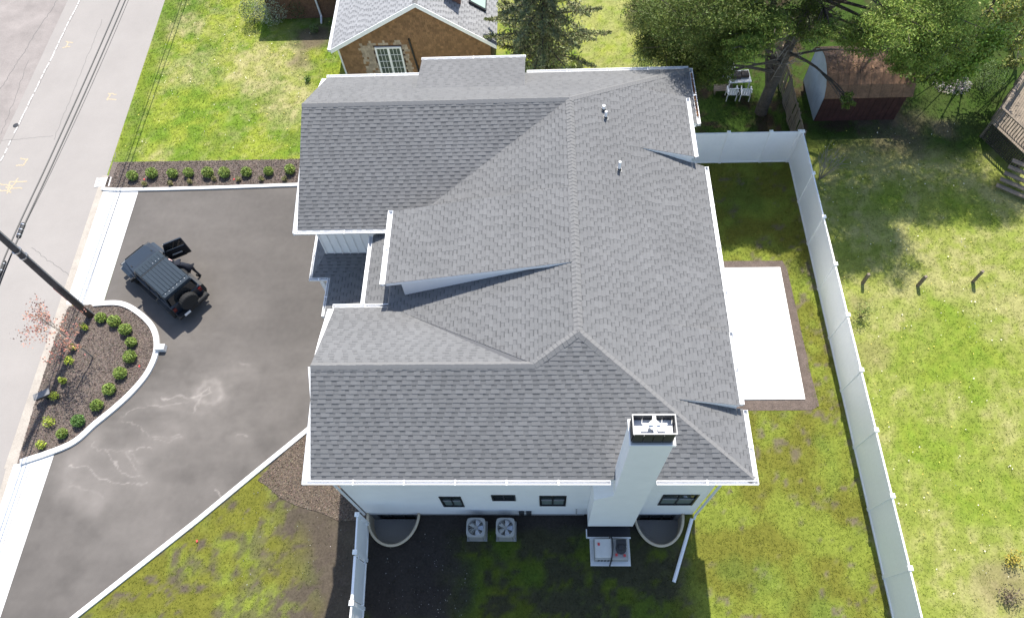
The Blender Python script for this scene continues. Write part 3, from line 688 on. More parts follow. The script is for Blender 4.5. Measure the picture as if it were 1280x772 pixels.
# plumbing vents
def vent(x, y, h, r=.05, big=True):
    z = zPE(x); v = empty('vent_pipe', (x, y, z), 0); v.parent = house
    m_ = MB(); m_.lathe((0, 0, -.1), [(r, 0), (r, h), (r * .8, h), (r * .8, h - .05)], 10); m_.build('pipe', WHITE, v)
    M_ = Matrix.Rotation(math.atan(.46), 4, 'Y'); MB().box(-.1, .1, -.09, .09, .025, .035, M_).build('flashing', METG, v)
    MB().lathe((0, 0, 0), [(r * 1.9, -.02), (r * 1.2, .1)], 10).build('collar', METD, v)
vent(2.42, 19.05, .45); vent(2.36, 19.42, .35, .06); vent(2.8, 16.7, .55, .05); 
# ---- walls (openings cut around the windows)
def wall_grid(name, x0, x1, z0, z1, y, holes, t=.15, mtl=WHITE, par=house):
    xs = sorted({x0, x1, *[h[0] for h in holes], *[h[1] for h in holes]}); zs = sorted({z0, z1, *[h[2] for h in holes], *[h[3] for h in holes]})
    b = MB()
    for i in range(len(xs) - 1):
        for j in range(len(zs) - 1):
            cx, cz = (xs[i] + xs[i + 1]) / 2, (zs[j] + zs[j + 1]) / 2
            if any(h[0] < cx < h[1] and h[2] < cz < h[3] for h in holes): continue
            b.add([(xs[i], y, zs[j]), (xs[i + 1], y, zs[j]), (xs[i + 1], y, zs[j + 1]), (xs[i], y, zs[j + 1])], [(0, 1, 2, 3)])
    for (a, c, d, e) in holes:
        b.add([(a, y, d), (c, y, d), (c, y, e), (a, y, e), (a, y + t, d), (c, y + t, d), (c, y + t, e), (a, y + t, e)], [(0, 4, 5, 1), (1, 5, 6, 2), (2, 6, 7, 3), (3, 7, 4, 0)])
    b.add([(x0, y + t, z0), (x1, y + t, z0), (x1, y + t, z1), (x0, y + t, z1), (x0, y, z0), (x1, y, z0), (x1, y, z1), (x0, y, z1)], [(4, 0, 3, 7), (5, 6, 2, 1), (7, 3, 2, 6)])
    return b.build(name, mtl, par, fix=False)
def window(x0, x1, z0, z1, y, par, mull=1, blind=0, frame=FRAMEB, fw=.06):
    w = empty('window', ((x0 + x1) / 2, y, z0)); w.parent = par
    hx = (x1 - x0) / 2; hz = z1 - z0; b = MB()
    for (a, c, d, e) in ((-hx, -hx + fw, 0, hz), (hx - fw, hx, 0, hz), (-hx + fw, hx - fw, 0, fw), (-hx + fw, hx - fw, hz - fw, hz)): b.box(a, c, -.025, .07, d, e)
    b.build('frame', frame, w)
    MB().box(-hx + fw, hx - fw, .04, .05, fw, hz - fw).build('pane', GLASSD, w)
    for k in range(1, mull + 1):
        x = -hx + 2 * hx * k / (mull + 1); MB().box(x - .025, x + .025, .0, .038, fw, hz - fw).build('mullion', frame, w)
    MB().box(-hx + fw, hx - fw, .005, .036, hz * .5 - .02, hz * .5 + .02).build('meeting_rail', METG if blind else frame, w)
    if blind: MB().box(-hx + fw + .02, hx - fw - .02, .026, .038, fw + .02, hz * .45).build('blind', BLIND, w)
    return w
YS = 6.18
def xz(px, py):
    v = Rw @ np.array([px - CX, py - CY, F_PX]); t = YS / v[1]; return v[0] * t, CAM_H + v[2] * t
wins = []
for (a, b_, c, d) in ((547, 580, 620, 632.5), (612.5, 644, 618, 625), (673, 706, 619, 631.5), (828, 864, 617.5, 630.5)):
    xa, z1_ = xz(a, c); xb, z0_ = xz(b_, d); wins.append((xa + .03, xb + .03, z0_, z1_))
base = [(cx - hw * .75, cx + hw * .8, -1.3, -.12) for (cx, wy, hw, dp) in WELLS]
wS = wall_grid('wall', -7.02, 5.67, .05, 6.25, YS, wins)
wF = wall_grid('foundation_wall', -7.0, 5.65, -1.6, .05, YS + .012, base, mtl=FOUND)
for i, h_ in enumerate(wins): window(*h_, YS, house, 1, blind=(i != 1))
for h_ in base: window(*h_, YS + .03, house, 2, blind=0)
# faint horizontal siding courses as thin laps
b = MB()
def pwall(pts, off, mtl=WHITE, name='wall'): return MB().prism(pts, off).build(name, mtl, house)
zSN = lambda y: PSN[0] + PSN[2] * y; zS_ = lambda y: PS[0] + PS[2] * y; zNS = lambda y: PNS[0] + PNS[2] * y; zNN = lambda y: PNN[0] + PNN[2] * y
pwall([(-7.02, YS + .155, 0), (-7.02, 11.6, 0), (-7.02, 11.6, zSN(11.6) - .21), (-7.02, 8.914, 7.93), (-7.02, YS + .155, zS_(YS + .155) - .21)], (.15, 0, 0))
pwall([(-6.865, 11.6, 0), (-6.1, 11.6, 0), (-6.1, 11.6, 5.75), (-6.865, 11.6, 6.2)], (0, -.15, 0))
pwall([(-6.1, 11.605, 0), (-6.1, 15.895, 0), (-6.1, 15.895, zW(-6.1) - .21), (-6.1, 11.605, zW(-6.1) - .21)], (.15, 0, 0))
wNS = pwall([(-8.95, 15.9, 0), (-6.105, 15.9, 0), (-6.105, 15.9, 6.42), (-8.95, 15.9, 6.42)], (0, .15, 0))
for k in range(8): MB().box(-8.92 + k * .33, -8.88 + k * .33, 15.86, 15.898, 2.5, 6.4).build('batten', WHITE, wNS)
pwall([(-8.95, 16.055, 0), (-8.95, 23.0, 0), (-8.95, 23.0, zNN(23) - .21), (-8.95, 19.5, 8.43), (-8.95, 16.055, zNS(16.055) - .21)], (.15, 0, 0))
pwall([(-8.795, 23.0, 0), (5.595, 23.0, 0), (5.595, 23.0, 6.25), (-8.795, 23.0, 6.25)], (0, -.15, 0))
pwall([(5.6, YS + .155, 0), (5.6, 23.0, 0), (5.6, 23.0, 6.3), (5.6, YS + .155, 6.3)], (.07, 0, 0))
# porch roofs in the recess between the wings
PA = (3.6 + .1 * 8.7, .1, 0)   # falls to the west
zA = lambda x: PA[0] + PA[1] * x
q1 = (-9.02, 15.9); 
roof_slope(PA, [[(-8.7, 13.0), (-6.14, 13.0), (-6.14, 15.88), (-8.7, 15.88)]], 11, thick=.12, name='porch_roof')
za = zA(-8.7)
PB = (za + .02 - .25 * 15.05, 0, .25)
roof_slope((za + .02 + .6 * 9.45, .6, 0), [[(-9.45, 14.9), (-8.97, 15.88), (-9.49, 17.2)]] , 12, thick=.12, name='porch_roof')
roof_slope((za + .01 - .3 * 14.9, 0, .3), [[(-9.45, 14.9), (-6.14, 14.9), (-6.14, 15.88), (-8.97, 15.88)]], 13, thick=.12, name='porch_roof')
zg = za - .26 + .0
gutter((-9.47, 14.88, za), (-9.51, 17.3, za), (-1, 0), w=.11); gutter((-9.58, 14.88, za), (-8.78, 14.88, za), (0, -1), w=.11); gutter((-8.72, 14.87, za), (-8.72, 13.1, za), (-1, 0), w=.1)
MB().box(-8.6, -8.45, 13.1, 13.25, 0, za - .15).build('porch_post', WHITE, house); MB().box(-9.3, -9.15, 15.0, 15.15, 0, za - .3).build('porch_post', WHITE, house)
# ---- chimney
ch = empty('chimney', (0, 0, 0)); ch.parent = house
yF = 5.55
b = MB(); b.box(2.17, 3.25, yF, 6.17, 5.5, 10.6); b.build('chimney_shaft', WHITE, ch)
b = MB(); x0, x1 = 1.58, 3.25
P = [(x0, yF, .9), (x1, yF, .9), (x1, yF, 5.498), (2.17, yF, 5.498), (x0, yF, 4.9)]
b.prism(P, (0, .62, 0)); b.build('chimney_base', WHITE, ch)
MB().box(1.62, 3.2, 5.7, 6.17, -.3, .9).build('chimney_footing', METD, ch)
b = MB(); b.box(1.55, 1.59, 5.27, 5.6, 0, .14); b.box(1.592, 3.24, 5.27, 5.31, 0, .14); b.build('footing_trim', WHITE, ch)
MB().box(1.6, 3.24, 5.32, 5.69, .0, .03).build('footing_slab', METD, ch)
MB().box(2.13, 3.29, yF - .04, 6.21, 10.602, 10.72).build('chimney_band', WHITE, ch)
b = MB(); b.box(2.16, 3.26, yF - .02, 6.19, 10.722, 10.74); b.build('cap_plate', METG, ch)
# open cap: dark louvre panels round a pale pan
H0, H1 = 10.74, 11.38
for i in range(4):
    for s_ in (0, 1):
        y_ = yF + .03 if s_ == 0 else 6.05; MB().box(2.2 + i * .247, 2.43 + i * .247, y_, y_ + .03, H0, H1).build('louvre_panel', METD, ch)
for i in range(2):
    for x_ in (2.165, 3.19): MB().box(x_, x_ + .03, yF + .07 + i * .245, yF + .3 + i * .245, H0, H1).build('louvre_panel', METD, ch)
b = MB()
for (a, c, d, e) in ((2.155, 3.23, yF + .02, yF + .055), (2.155, 3.23, 6.06, 6.095), (2.155, 2.185, yF + .056, 6.059), (3.2, 3.23, yF + .056, 6.059)): b.box(a, c, d, e, H1, H1 + .03)
b.build('cap_rim', METG, ch)
MB().box(2.21, 3.18, yF + .07, 6.04, 11.1, 11.12).build('cap_pan', GUTW, ch)
MB().box(2.66, 2.74, yF + .06, 6.055, H1 - .04, H1 + .01).build('cap_crossbar', WHITE, ch)
MB().box(2.4, 2.659, 5.82, 5.87, H1 - .05, H1 + .01).build('cap_crossbar', WHITE, ch); MB().box(2.741, 3.0, 5.82, 5.87, H1 - .05, H1 + .01).build('cap_crossbar', WHITE, ch)
MB().lathe((2.7, 5.84, 11.12), [(.1, 0), (.1, .16), (.14, .17), (.14, .2), (.05, .23)], 14).build('flue', GUTW, ch)
# ---- downspouts, meter boxes, tap on the south wall
b = MB(); b.tube([(5.78, 6.02, 6.15), (5.74, 6.08, 5.9), (5.74, 6.1, .3), (5.72, 6.0, .1)], .045, 8); b.build('downspout', GUTW, house)
b = MB(); b.tube([(-7.1, 6.0, 6.15), (-7.08, 6.1, 5.9), (-7.08, 6.12, .2)], .045, 8); b.build('downspout', GUTW, house)
for px in (652, 661): x_, z_ = xz(px, 639.5); MB().box(x_ - .1, x_ + .1, YS - .09, YS - .002, z_ - .12, z_ + .22, bev=.015).build('outlet_box', METD, house)
x_, z_ = xz(720, 640); MB().tube([(x_, YS, z_ + .6), (x_, YS - .08, z_ + .58), (x_, YS - .1, z_ + .1)], .025).build('pipe', METG, house)
MB().beam((-6.9, 6.155, .07), (1.5, 6.155, .07), .03, .05).build('base_trim', METG, house)
# ================================================================= fences
def fence_panel(L, H_=2.0, n=14):
    """tongue-and-groove boards between two rails, along +x, centred on y"""
    b = MB(); w = (L - .12) / n
    for k in range(n): 
        x0 = .06 + k * w; b.add([(x0, -.02, .09), (x0 + w - .004, -.02, .09), (x0 + w - .004, -.02, H_ - .09), (x0, -.02, H_ - .09), (x0, .02, .09), (x0 + w - .004, .02, .09), (x0 + w - .004, .02, H_ - .09), (x0, .02, H_ - .09)],
              [(0, 1, 2, 3), (5, 4, 7, 6), (1, 5, 6, 2), (4, 0, 3, 7)])
    b.box(.06, L - .06, -.017, .017, .1, H_ - .1)
    return b
def fence(name, pts, z, label, H_=2.13, doorgap=()):
    f = empty(name, (pts[0][0], pts[0][1], 0), 0, label, 'fence'); O = Vector((pts[0][0], pts[0][1], 0)); cache = {}
    post = cap = None
    for i, (x, y) in enumerate(pts):
        if post is None:
            b = MB(); b.box(-.065, .065, -.065, .065, 0, H_ + .02, bev=.008); post = b.build('post', VINYL, f); post.location = (0, 0, 0)
            b = MB(); b.add([(-.085, -.085, 0), (.085, -.085, 0), (.085, .085, 0), (-.085, .085, 0), (-.085, -.085, .04), (.085, -.085, .04), (.085, .085, .04), (-.085, .085, .04), (0, 0, .1)],
                            [(3, 2, 1, 0), (0, 1, 5, 4), (1, 2, 6, 5), (2, 3, 7, 6), (3, 0, 4, 7), (4, 5, 8), (5, 6, 8), (6, 7, 8), (7, 4, 8)])
            cap = b.build('post_cap', VINYL, post); cap.location = (0, 0, H_ + .02)
        else:
            p = post.copy(); COL.objects.link(p); p.parent = f; p.location = Vector((x, y, 0)) - O
            c = cap.copy(); COL.objects.link(c); c.parent = p
        if i + 1 < len(pts) and i not in doorgap:
            a = Vector((x, y, 0)); d = Vector((pts[i + 1][0], pts[i + 1][1], 0)) - a; L = round(d.length, 2)
            if L not in cache:
                pm = fence_panel(L, H_).build('panel', VINYL, f, fix=False)
                rt = MB().box(.065, L - .065, -.03, .03, H_ - .09, H_).build('rail', VINYL, f); rb = MB().box(.065, L - .065, -.045, .045, .02, .1).build('rail', VINYL, f); cache[L] = (pm, rt, rb); objs = cache[L]
            else:
                objs = [o.copy() for o in cache[L]]
                for o in objs: COL.objects.link(o); o.parent = f
            for o in objs: o.location = a - O; o.rotation_euler = (0, 0, math.atan2(d.y, d.x))
    return f
ys = [23.55, 21.04, 18.6, 16.15, 13.71, 11.27, 8.83, 6.38, 3.93, 1.5, -.95, -3.4]
fence('vinyl_fence', [(12.39, y) for y in ys], 0, 'long tall white vinyl fence running down the right side between two lawns')
fence('vinyl_fence', [(6.6, 23.58), (8.93, 23.58), (10.92, 23.57), (12.25, 23.56)], 0, 'short tall white vinyl fence closing the yard behind the house corner')
lf = fence('vinyl_fence', [(-6.93, 5.75), (-6.85, 4.42), (-6.77, 2.72), (-6.74, .6), (-6.7, -1.8), (-6.68, -4.2)], 0, 'white vinyl fence and gate at the lower left corner of the house', 1.83, (1,))
gt = MB(); 
fence_panel(1.55, 1.8, 10)
g_ = empty('gate', (.07, -1.33 - .08, 0), math.radians(-87.3)); g_.parent = lf
fence_panel(1.56, 1.78, 10).build('panel', VINYL, g_, fix=False)
b = MB(); b.box(.03, 1.53, -.045, .045, 1.69, 1.78); b.build('rail', VINYL, g_); b = MB(); b.box(.03, 1.53, -.045, .045, .05, .14); b.build('rail', VINYL, g_)
MB().beam((.1, -.05, .16), (1.48, -.05, 1.66), .035, .09, (0, 1, 0)).build('brace', VINYL, g_)
for z in (.4, 1.4): MB().box(-.04, .1, .05, .09, z, z + .12).build('hinge', GUTW, g_)
# wooden fence running away behind the corner
wf = empty('wooden_fence', (12.75, 24.0, 0), 0, 'low brown weathered wooden fence running back from the white fence corner under the tree', 'fence')
pk = None
for k in range(36):
    if pk is None: b = MB(); b.prism([(-.01, 0, 0), (-.01, .15, 0), (-.01, .15, 1.5), (-.01, .075, 1.58), (-.01, 0, 1.5)], (.025, 0, 0)); pk = b.build('picket', WOODG, wf); c = pk
    else: c = pk.copy(); COL.objects.link(c); c.parent = wf
    c.location = (.03 * math.sin(k), k * .19, random.uniform(-.04, .04)); c.rotation_euler = (random.uniform(-.03, .03), random.uniform(-.05, .05), 0)
for z in (.35, 1.25): MB().box(.06, .11, 0, 6.9, z, z + .09).build('rail', WOODG, wf)

# ================================================================= window wells
for i, (cx, wy, hw, dp) in enumerate(WELLS):
    w_ = empty('window_well', (cx, wy, 0), 0, ['tan rimmed basement window well beside the white gate', 'tan rimmed basement window well between the chimney and the downspout'][i], 'window well', 'basement window wells')
    n = 26; b = MB(); P = []; r = MB()
    for k in range(n + 1):
        t = math.pi + math.pi * k / n; c, s = math.cos(t), math.sin(t)
        for (d, z) in ((.0, .16), (0, -1.45), (.03, .16), (.03, -.05)): P.append(((hw + d) * c, (dp + d) * s, z))
    for k in range(n):
        a = 4 * k; b.f += [(a, a + 4, a + 5, a + 1), (a + 2, a + 3, a + 7, a + 6), (a, a + 2, a + 6, a + 4)]
    b.v = P; b.c = [(1, 1, 1)] * len(P); b.m = [0] * len(b.f); b.build('well_wall', TAN, w_, fix=False)
    r.tube([((hw + .03) * math.cos(math.pi + math.pi * k / n), (dp + .02) * math.sin(math.pi + math.pi * k / n), .17) for k in range(n + 1)], .055, 6); r.build('rim', TAN, w_, smooth=True)
    fl = slab('gravel_floor', [(hw * math.cos(math.pi + math.pi * k / n), dp * math.sin(math.pi + math.pi * k / n)) for k in range(n + 1)], -.95, -.9, mat('well_gravel', (.34, .33, .32), .95, noise=(40, .6), bump=(60, 1, .03)), w_)
    fl['kind'] = 'stuff'
# ================================================================= air conditioners
def ac_unit():
    r = empty('air_conditioner', (0, 0, 0)); GR = METG
    MB().box(-.39, .39, -.37, .38, 0, .06, bev=.01).build('pad', FOUND, r)
    b = MB(); s = .36; rr = .07; prof = []
    for z, k in ((.06, 1), (.78, 1), (.82, .96)):
        for j in range(24):
            t = 2 * math.pi * j / 24; c, s_ = math.cos(t), math.sin(t); q = (abs(c) ** 6 + abs(s_) ** 6) ** (-1 / 6); b.v.append((s * k * c * q, s * k * s_ * q, z))
    for i in range(2):
        for j in range(24): b.f.append((i * 24 + j, i * 24 + (j + 1) % 24, (i + 1) * 24 + (j + 1) % 24, (i + 1) * 24 + j))
    # top face ring round the fan opening
    R_ = .3
    for (rr, z) in ((R_, .825), (R_ - .01, .6)):
        for j in range(24): t = 2 * math.pi * j / 24; b.v.append((rr * math.cos(t), rr * math.sin(t), z))
    for i in (2, 3):
        for j in range(24): b.f.append((i * 24 + j, i * 24 + (j + 1) % 24, (i + 1) * 24 + (j + 1) % 24, (i + 1) * 24 + j))
    b.c = [(1, 1, 1)] * len(b.v); b.m = [0] * len(b.f); b.build('cabinet', GR, r, fix=False)
    MB().lathe((0, 0, .57), [(.289, 0), (.289, .02)], 20).build('fan_well', METD, r)
    MB().lathe((0, 0, .64), [(.07, 0), (.07, .1), (.04, .12)], 12).build('fan_motor', METG, r)
    fb = None
    for k in range(5):
        if fb is None: b = MB(); b.prism([(.05, -.03, 0), (.27, -.11, -.02), (.28, .09, .05), (.05, .04, .03)], (0, 0, .012)); fb = b.build('fan_blade', STEEL, r); c = fb
        else: c = fb.copy(); COL.objects.link(c); c.parent = r
        c.location = (0, 0, .66); c.rotation_euler = (0, 0, k * 2 * math.pi / 5)
    b = MB()
    for q in (.06, .11, .16, .21, .26): b.tube([(q * math.cos(2 * math.pi * j / 20), q * math.sin(2 * math.pi * j / 20), .84) for j in range(21)], .0035, 4)
    for k in range(8): t = math.pi * k / 8; b.tube([(.28 * math.cos(t), .28 * math.sin(t), .842), (-.28 * math.cos(t), -.28 * math.sin(t), .842)], .0035, 4)
    b.build('fan_grille', METG, r)
    for sx in range(-5, 6):
        MB().box(sx * .055 - .008, sx * .055 + .008, -.372, -.36, .12, .68).build('louvre_bar', METD if sx in (-5, 5) else METG, r)
    for z in (.2, .34, .48, .62): MB().box(-.3, .3, -.376, -.373, z, z + .025).build('louvre_band', METG, r)
    return r
for i, x in enumerate((-2.63, -1.51)):
    a = ac_unit() if i == 0 else copy_tree(a0)
    if i == 0: a0 = a
    a.location = (x, 5.52, .0); tag(a, ['grey air conditioner nearer the left, its fan showing, by the white wall', 'grey air conditioner nearer the chimney, its fan showing, by the white wall'][i], 'air conditioner', 'air conditioners by the wall')
# generator / well pump on a white pad
gn = empty('generator', (2.43, 4.77, 0), 0, 'tan generator case with black engine on a white pad below the chimney', 'generator')
MB().box(-.75, .75, -.5, .5, 0, .1, bev=.02).build('pad', CONC, gn)
b = MB(); b.box(-.62, .62, -.36, .4, .1, .62, bev=.05); b.build('case', METG, gn)
MB().box(-.6, .02, -.3, .38, .622, .7, bev=.03).build('lid', mat('case_lid', (.6, .58, .54), .5, noise=(3, .05)), gn)
b = MB(); b.lathe((.36, .02, .6), [(.17, 0), (.2, .06), (.2, .16), (.12, .22), (.1, .26)], 12); b.box(.2, .56, .12, .34, .62, .8, bev=.03); b.build('engine', METD, gn)
b = MB(); b.box(.14, .22, -.24, -.16, .62, .72); b.box(.44, .52, -.26, -.18, .62, .7); b.build('valve', REDP, gn); MB().box(-.5, -.42, .12, .22, .701, .73).build('valve', REDP, gn)
MB().tube(smooth_line([(.0, .5, .1), (.03, .44, .68), (.06, .1, .76), (.0, -.3, .74), (-.04, -.5, .12)], 6), .025, 8).build('hose', METD, gn)
for k in range(5): MB().box(-.5 + k * .12, -.43 + k * .12, -.366, -.36, .2, .5).build('vent_slot', METD, gn)
# ground drain pipe, washed out trickle line, stray bits
b = MB(); b.tube([(5.62, 6.0, .12), (5.35, 5.3, .09), (4.72, 3.72, .07)], .07, 10); tag(b.build('drain_pipe', GUTW), 'white drain pipe lying on the ground from the house corner downspout', 'pipe')
for (px, py, nm) in ((181, 225, 'red'), (175, 458, 'red'), (293, 225, 'red'), (42, 570, 'red'), (247, 676, 'orange')):
    q = W(px, py); MB().box(-.045, .045, -.03, .03, 0, .02, Matrix.Rotation(px, 4, 'Z')).build('utility_flag', REDP).location = (q.x, q.y, .05)
lbls = ['small red flag lying in the shrub bed near the road', 'small red flag lying in the island mulch by the kerb', 'small red flag in the shrub bed further from the road', 'small red flag at the lower tip of the island', 'small orange red flag lying on the mossy grass below the driveway']
for o, l in zip([o for o in COL.objects if o.name.startswith('utility_flag')], lbls): tag(o, l, 'flag', 'small red marker flags')

# ================================================================= shrubs
SH = mat('shrub_leaf', (.08, .13, .03), .6, attr='Col')
def shrub(x, y, r, col, label, group, name='boxwood_shrub', n=1000, h=None, z=.03, loose=.28):
    s = empty(name, (x, y, z), random.random() * 6, label, 'shrub', group); h = h or r * .9
    p = blob_points(n, (0, 0, h * .95), (r, r * random.uniform(.88, 1.05), h), shell=loose); p[:, 2] = np.abs(p[:, 2])
    k = .75 + .5 * fbm(p[:, 0] * 1 + x, p[:, 1] + y, 9, 3, 2)[:, None]
    lc = leaf_cloud('foliage', p, rng.uniform(.05, .1, n), tint(n, col, .35) * k, SH, s)
    b = MB()
    for j in range(4): t = j * 1.7; b.tube([(0, 0, -.03), (.3 * r * math.cos(t), .3 * r * math.sin(t), h * .6), (.6 * r * math.cos(t), .6 * r * math.sin(t), h * 1.2)], [.015, .012, .006], 5)
    b.build('stem', BARK, s)
    return s
GB = (.19, .26, .05)
big = [(165, 219), (189, 216), (215, 216), (235, 215), (259, 215), (280, 215), (307.5, 214), (335, 213), (362, 211)]
ordn = ['first', 'second', 'third', 'fourth', 'fifth', 'sixth', 'seventh', 'eighth', 'ninth', 'tenth', 'eleventh']
for i, (px, py) in enumerate(big):
    q = W(px, py, .3); shrub(q.x, q.y, .27 * random.uniform(.82, 1.14), GB, 'round clipped boxwood, %s from the road in the long shrub bed' % ordn[i], 'round shrubs in the long bed')
for i, (px, py) in enumerate([(181, 231), (213.5, 230), (238, 228), (268, 224.5), (298.5, 224.5), (327, 224.5), (356, 224.5)]):
    q = W(px, py, .1); shrub(q.x, q.y, .15, (.2, .19, .07), 'small straggly yellowish plant, %s from the road along the kerb of the long bed' % ordn[i], 'small plants along the kerb', 'small_plant', 170, .16, loose=.5)
isl = [(125, 396), (142, 400.5), (156, 411), (163, 426.5), (161.6, 445), (149.4, 465.5), (135.4, 485.6), (120, 505.6), (96.6, 525.2), (76, 540.7)]
for i, (px, py) in enumerate(isl):
    q = W(px, py, .3); dk = i == 8; shrub(q.x, q.y, .27 * random.uniform(.84, 1.14), (.09, .17, .035) if dk else (.19, .26, .05), ('dark green round shrub' if dk else 'round clipped boxwood') + ', %s counted from the utility pole round the island kerb' % ordn[i], 'round shrubs in the kerbed island')
for i, (px, py) in enumerate([(62, 527), (52, 556), (69, 495), (78.7, 476), (86.8, 451), (91.5, 434), (105.8, 409)]):
    q = W(px, py, .2); shrub(q.x, q.y, (.28, .2, .2, .16, .22, .17, .16)[i], (.32, .38, .04), 'loose bright lime shrub, %s from the bottom along the road side of the island' % ordn[[1, 0, 2, 3, 4, 5, 6][i]], 'lime shrubs on the road side of the island', 'lime_shrub', 230, .25, loose=.55)
# mailbox-like grey box on a post in the island
mb = empty('mailbox', (*W(61, 498)[:2], 0), math.radians(28), 'grey flat topped mailbox on a short post at the road edge of the island', 'mailbox')
MB().box(-.05, .05, -.05, .05, 0, .3).build('post', METD, mb)
b = MB(); b.box(-.3, .3, -.12, .12, .3, .5, bev=.03); b.build('box', WOODD, mb); MB().box(-.34, .34, -.15, .15, .502, .53).build('roof_plate', mat('slate_plate', (.16, .16, .165), .7, noise=(8, .2)), mb)
# ================================================================= maple sapling
q = W(117, 447); mp = empty('maple_tree', (q.x, q.y, 0), 0, 'young thin maple with sparse red leaves leaning over the road edge from the island', 'tree')
b = MB(); trunk_p = smooth_line([(0, 0, 0), (.03, .02, .9), (-.02, .03, 1.6), (.0, .05, 2.4), (-.1, .08, 3.3), (-.12, .1, 4.0)], 4); b.tube(trunk_p, [.04 - .0015 * i for i in range(len(trunk_p))], 7); b.build('trunk', TWIG, mp, smooth=True)
C_ = []
lb = MB()
for k in range(26):
    z = random.uniform(1.3, 3.6); t = random.uniform(0, 6.28); L = random.uniform(.5, 1.15) * (1.25 - abs(z - 2.4) * .3)
    a0_ = Vector((0, .04, z)); e = a0_ + Vector((math.cos(t) * L, math.sin(t) * L, random.uniform(.15, .7)))
    pp = smooth_line([a0_, a0_.lerp(e, .5) + Vector((0, 0, .06)), e], 3); lb.tube(pp, [.012 - .0015 * i for i in range(len(pp))], 4)
    for j in range(3):
        c_ = a0_.lerp(e, .45 + .28 * j); nn = random.randint(6, 20); C_.append(np.array(c_) + rng.normal(size=(nn, 3)) * .1)
lb.build('branch', TWIG, mp)
C_ = np.vstack(C_); leaf_cloud('foliage', C_, rng.uniform(.05, .11, len(C_)), tint(len(C_), (.42, .19, .13), .35, .15), LEAF, mp, aspect=.7)
# ================================================================= utility pole and wires
pl = empty('utility_pole', (-21.0, 15.2, 0), 0, 'dark wooden utility pole standing at the road edge of the island', 'utility pole')
b = MB(); b.tube([(0, 0, -.3), (.02, .03, 3), (.08, .12, 7), (.14, .2, 11.2)], [.165, .155, .135, .11], 12); b.build('shaft', mat('pole_wood', (.085, .07, .065), .85, noise=(3, .3), scale2=(25, .25), bump=(30, .6, .01)), pl, smooth=True)
b = MB(); b.tube([(.16, .04, 0), (.16, .06, 3), (.2, .14, 7)], .03, 6); b.build('conduit', METG, pl)
b = MB(); b.tube([(-.14, -.07, 0), (-.13, -.05, 2.6)], .025, 6); b.build('ground_wire', REDP, pl)
for z in (4.9, 5.3): b = MB(); b.lathe((.06, .08, z), [(.175, 0), (.175, .07)], 12); b.build('band', STEEL, pl)
def wire(pts, r, label, m_=METD, name='overhead_wire'):
    b = MB(); b.tube(smooth_line(pts, 8), r, 6); o = b.build(name, m_); tag(o, label, 'wire', 'overhead wires along the road'); return o
def dirn(y, z, x, sag=0): return (x, y, z)
def span(x0, z0, dx, r, label, sag=.55):
    pts = []
    for y in np.linspace(-20, 60, 17):
        s = (y - 15.4); k = s / 42.0; pts.append((x0 + dx * s, y, z0 - sag * 4 * abs(k) * (1 - min(1, abs(k))) ))
    return wire(pts, r, label)
span(-21.12, 5.35, -.004, .028, 'thick black cable nearest the driveway, strapped to the utility pole')
span(-21.3, 5.4, -.008, .028, 'thick black cable beside the first, on the road side of the pole')
span(-21.45, 5.0, -.012, .012, 'thin loose wire hanging lower beside the thick cables', .9)
for (x, y, z, L, rad, lab) in ((-21.18, 16.3, 5.28, .75, .09, 'dark cable closure hanging just above the pole crossing'), (-21.28, 14.35, 5.3, .95, .075, 'dark cable closure hanging just below the pole crossing')):
    c = empty('cable_closure', (x, y, z), math.radians(92), lab, 'cable box', 'boxes hung on the cables')
    b = MB(); b.lathe((-L / 2, 0, 0), [(rad * .6, 0), (rad, .05), (rad, L - .05), (rad * .6, L)], 10, 'x'); b.build('case', METD, c)
    for s_ in (-1, 0, 1): b = MB(); b.lathe((s_ * L * .33, 0, 0), [(rad * 1.12, 0), (rad * 1.12, .04)], 10, 'x'); b.build('clamp', STEEL, c)
# ================================================================= bollard posts, small bush east
for i, (px, py) in enumerate(((1081, 354), (1150, 357), (1219, 352))):
    q = W(px, py); b = MB(); b.box(-.06, .06, -.06, .06, 0, .8 + .1 * (i == 2), bev=.01); o = b.build('wooden_post', WOODG); o.location = (q.x - .1, q.y, 0); o.rotation_euler = (random.uniform(-.03, .03), random.uniform(-.04, .04), .3 * i)
    tag(o, ['short grey wooden post in the lawn nearest the white fence', 'short wooden post in the lawn, the middle of three', 'short wooden post in the lawn farthest from the white fence'][i], 'post', 'wooden posts in the lawn')
q = W(1078, 392, .3); shrub(q.x, q.y, .5, (.2, .24, .05), 'small scraggly yellow green bush just outside the white fence', None, 'wild_bush', 420, .55, z=0, loose=.8)
q = W(1268, 700, .2); shrub(q.x, q.y, .45, (.3, .24, .03), 'yellow tinted weed clump at the lower right edge', None, 'wild_bush', 300, .3, z=0, loose=.8)
q = W(1262, 745, .2); shrub(q.x, q.y, .5, (.13, .1, .06), 'brown dead weed clump below the yellow one', None, 'wild_bush', 300, .3, z=0, loose=.8)
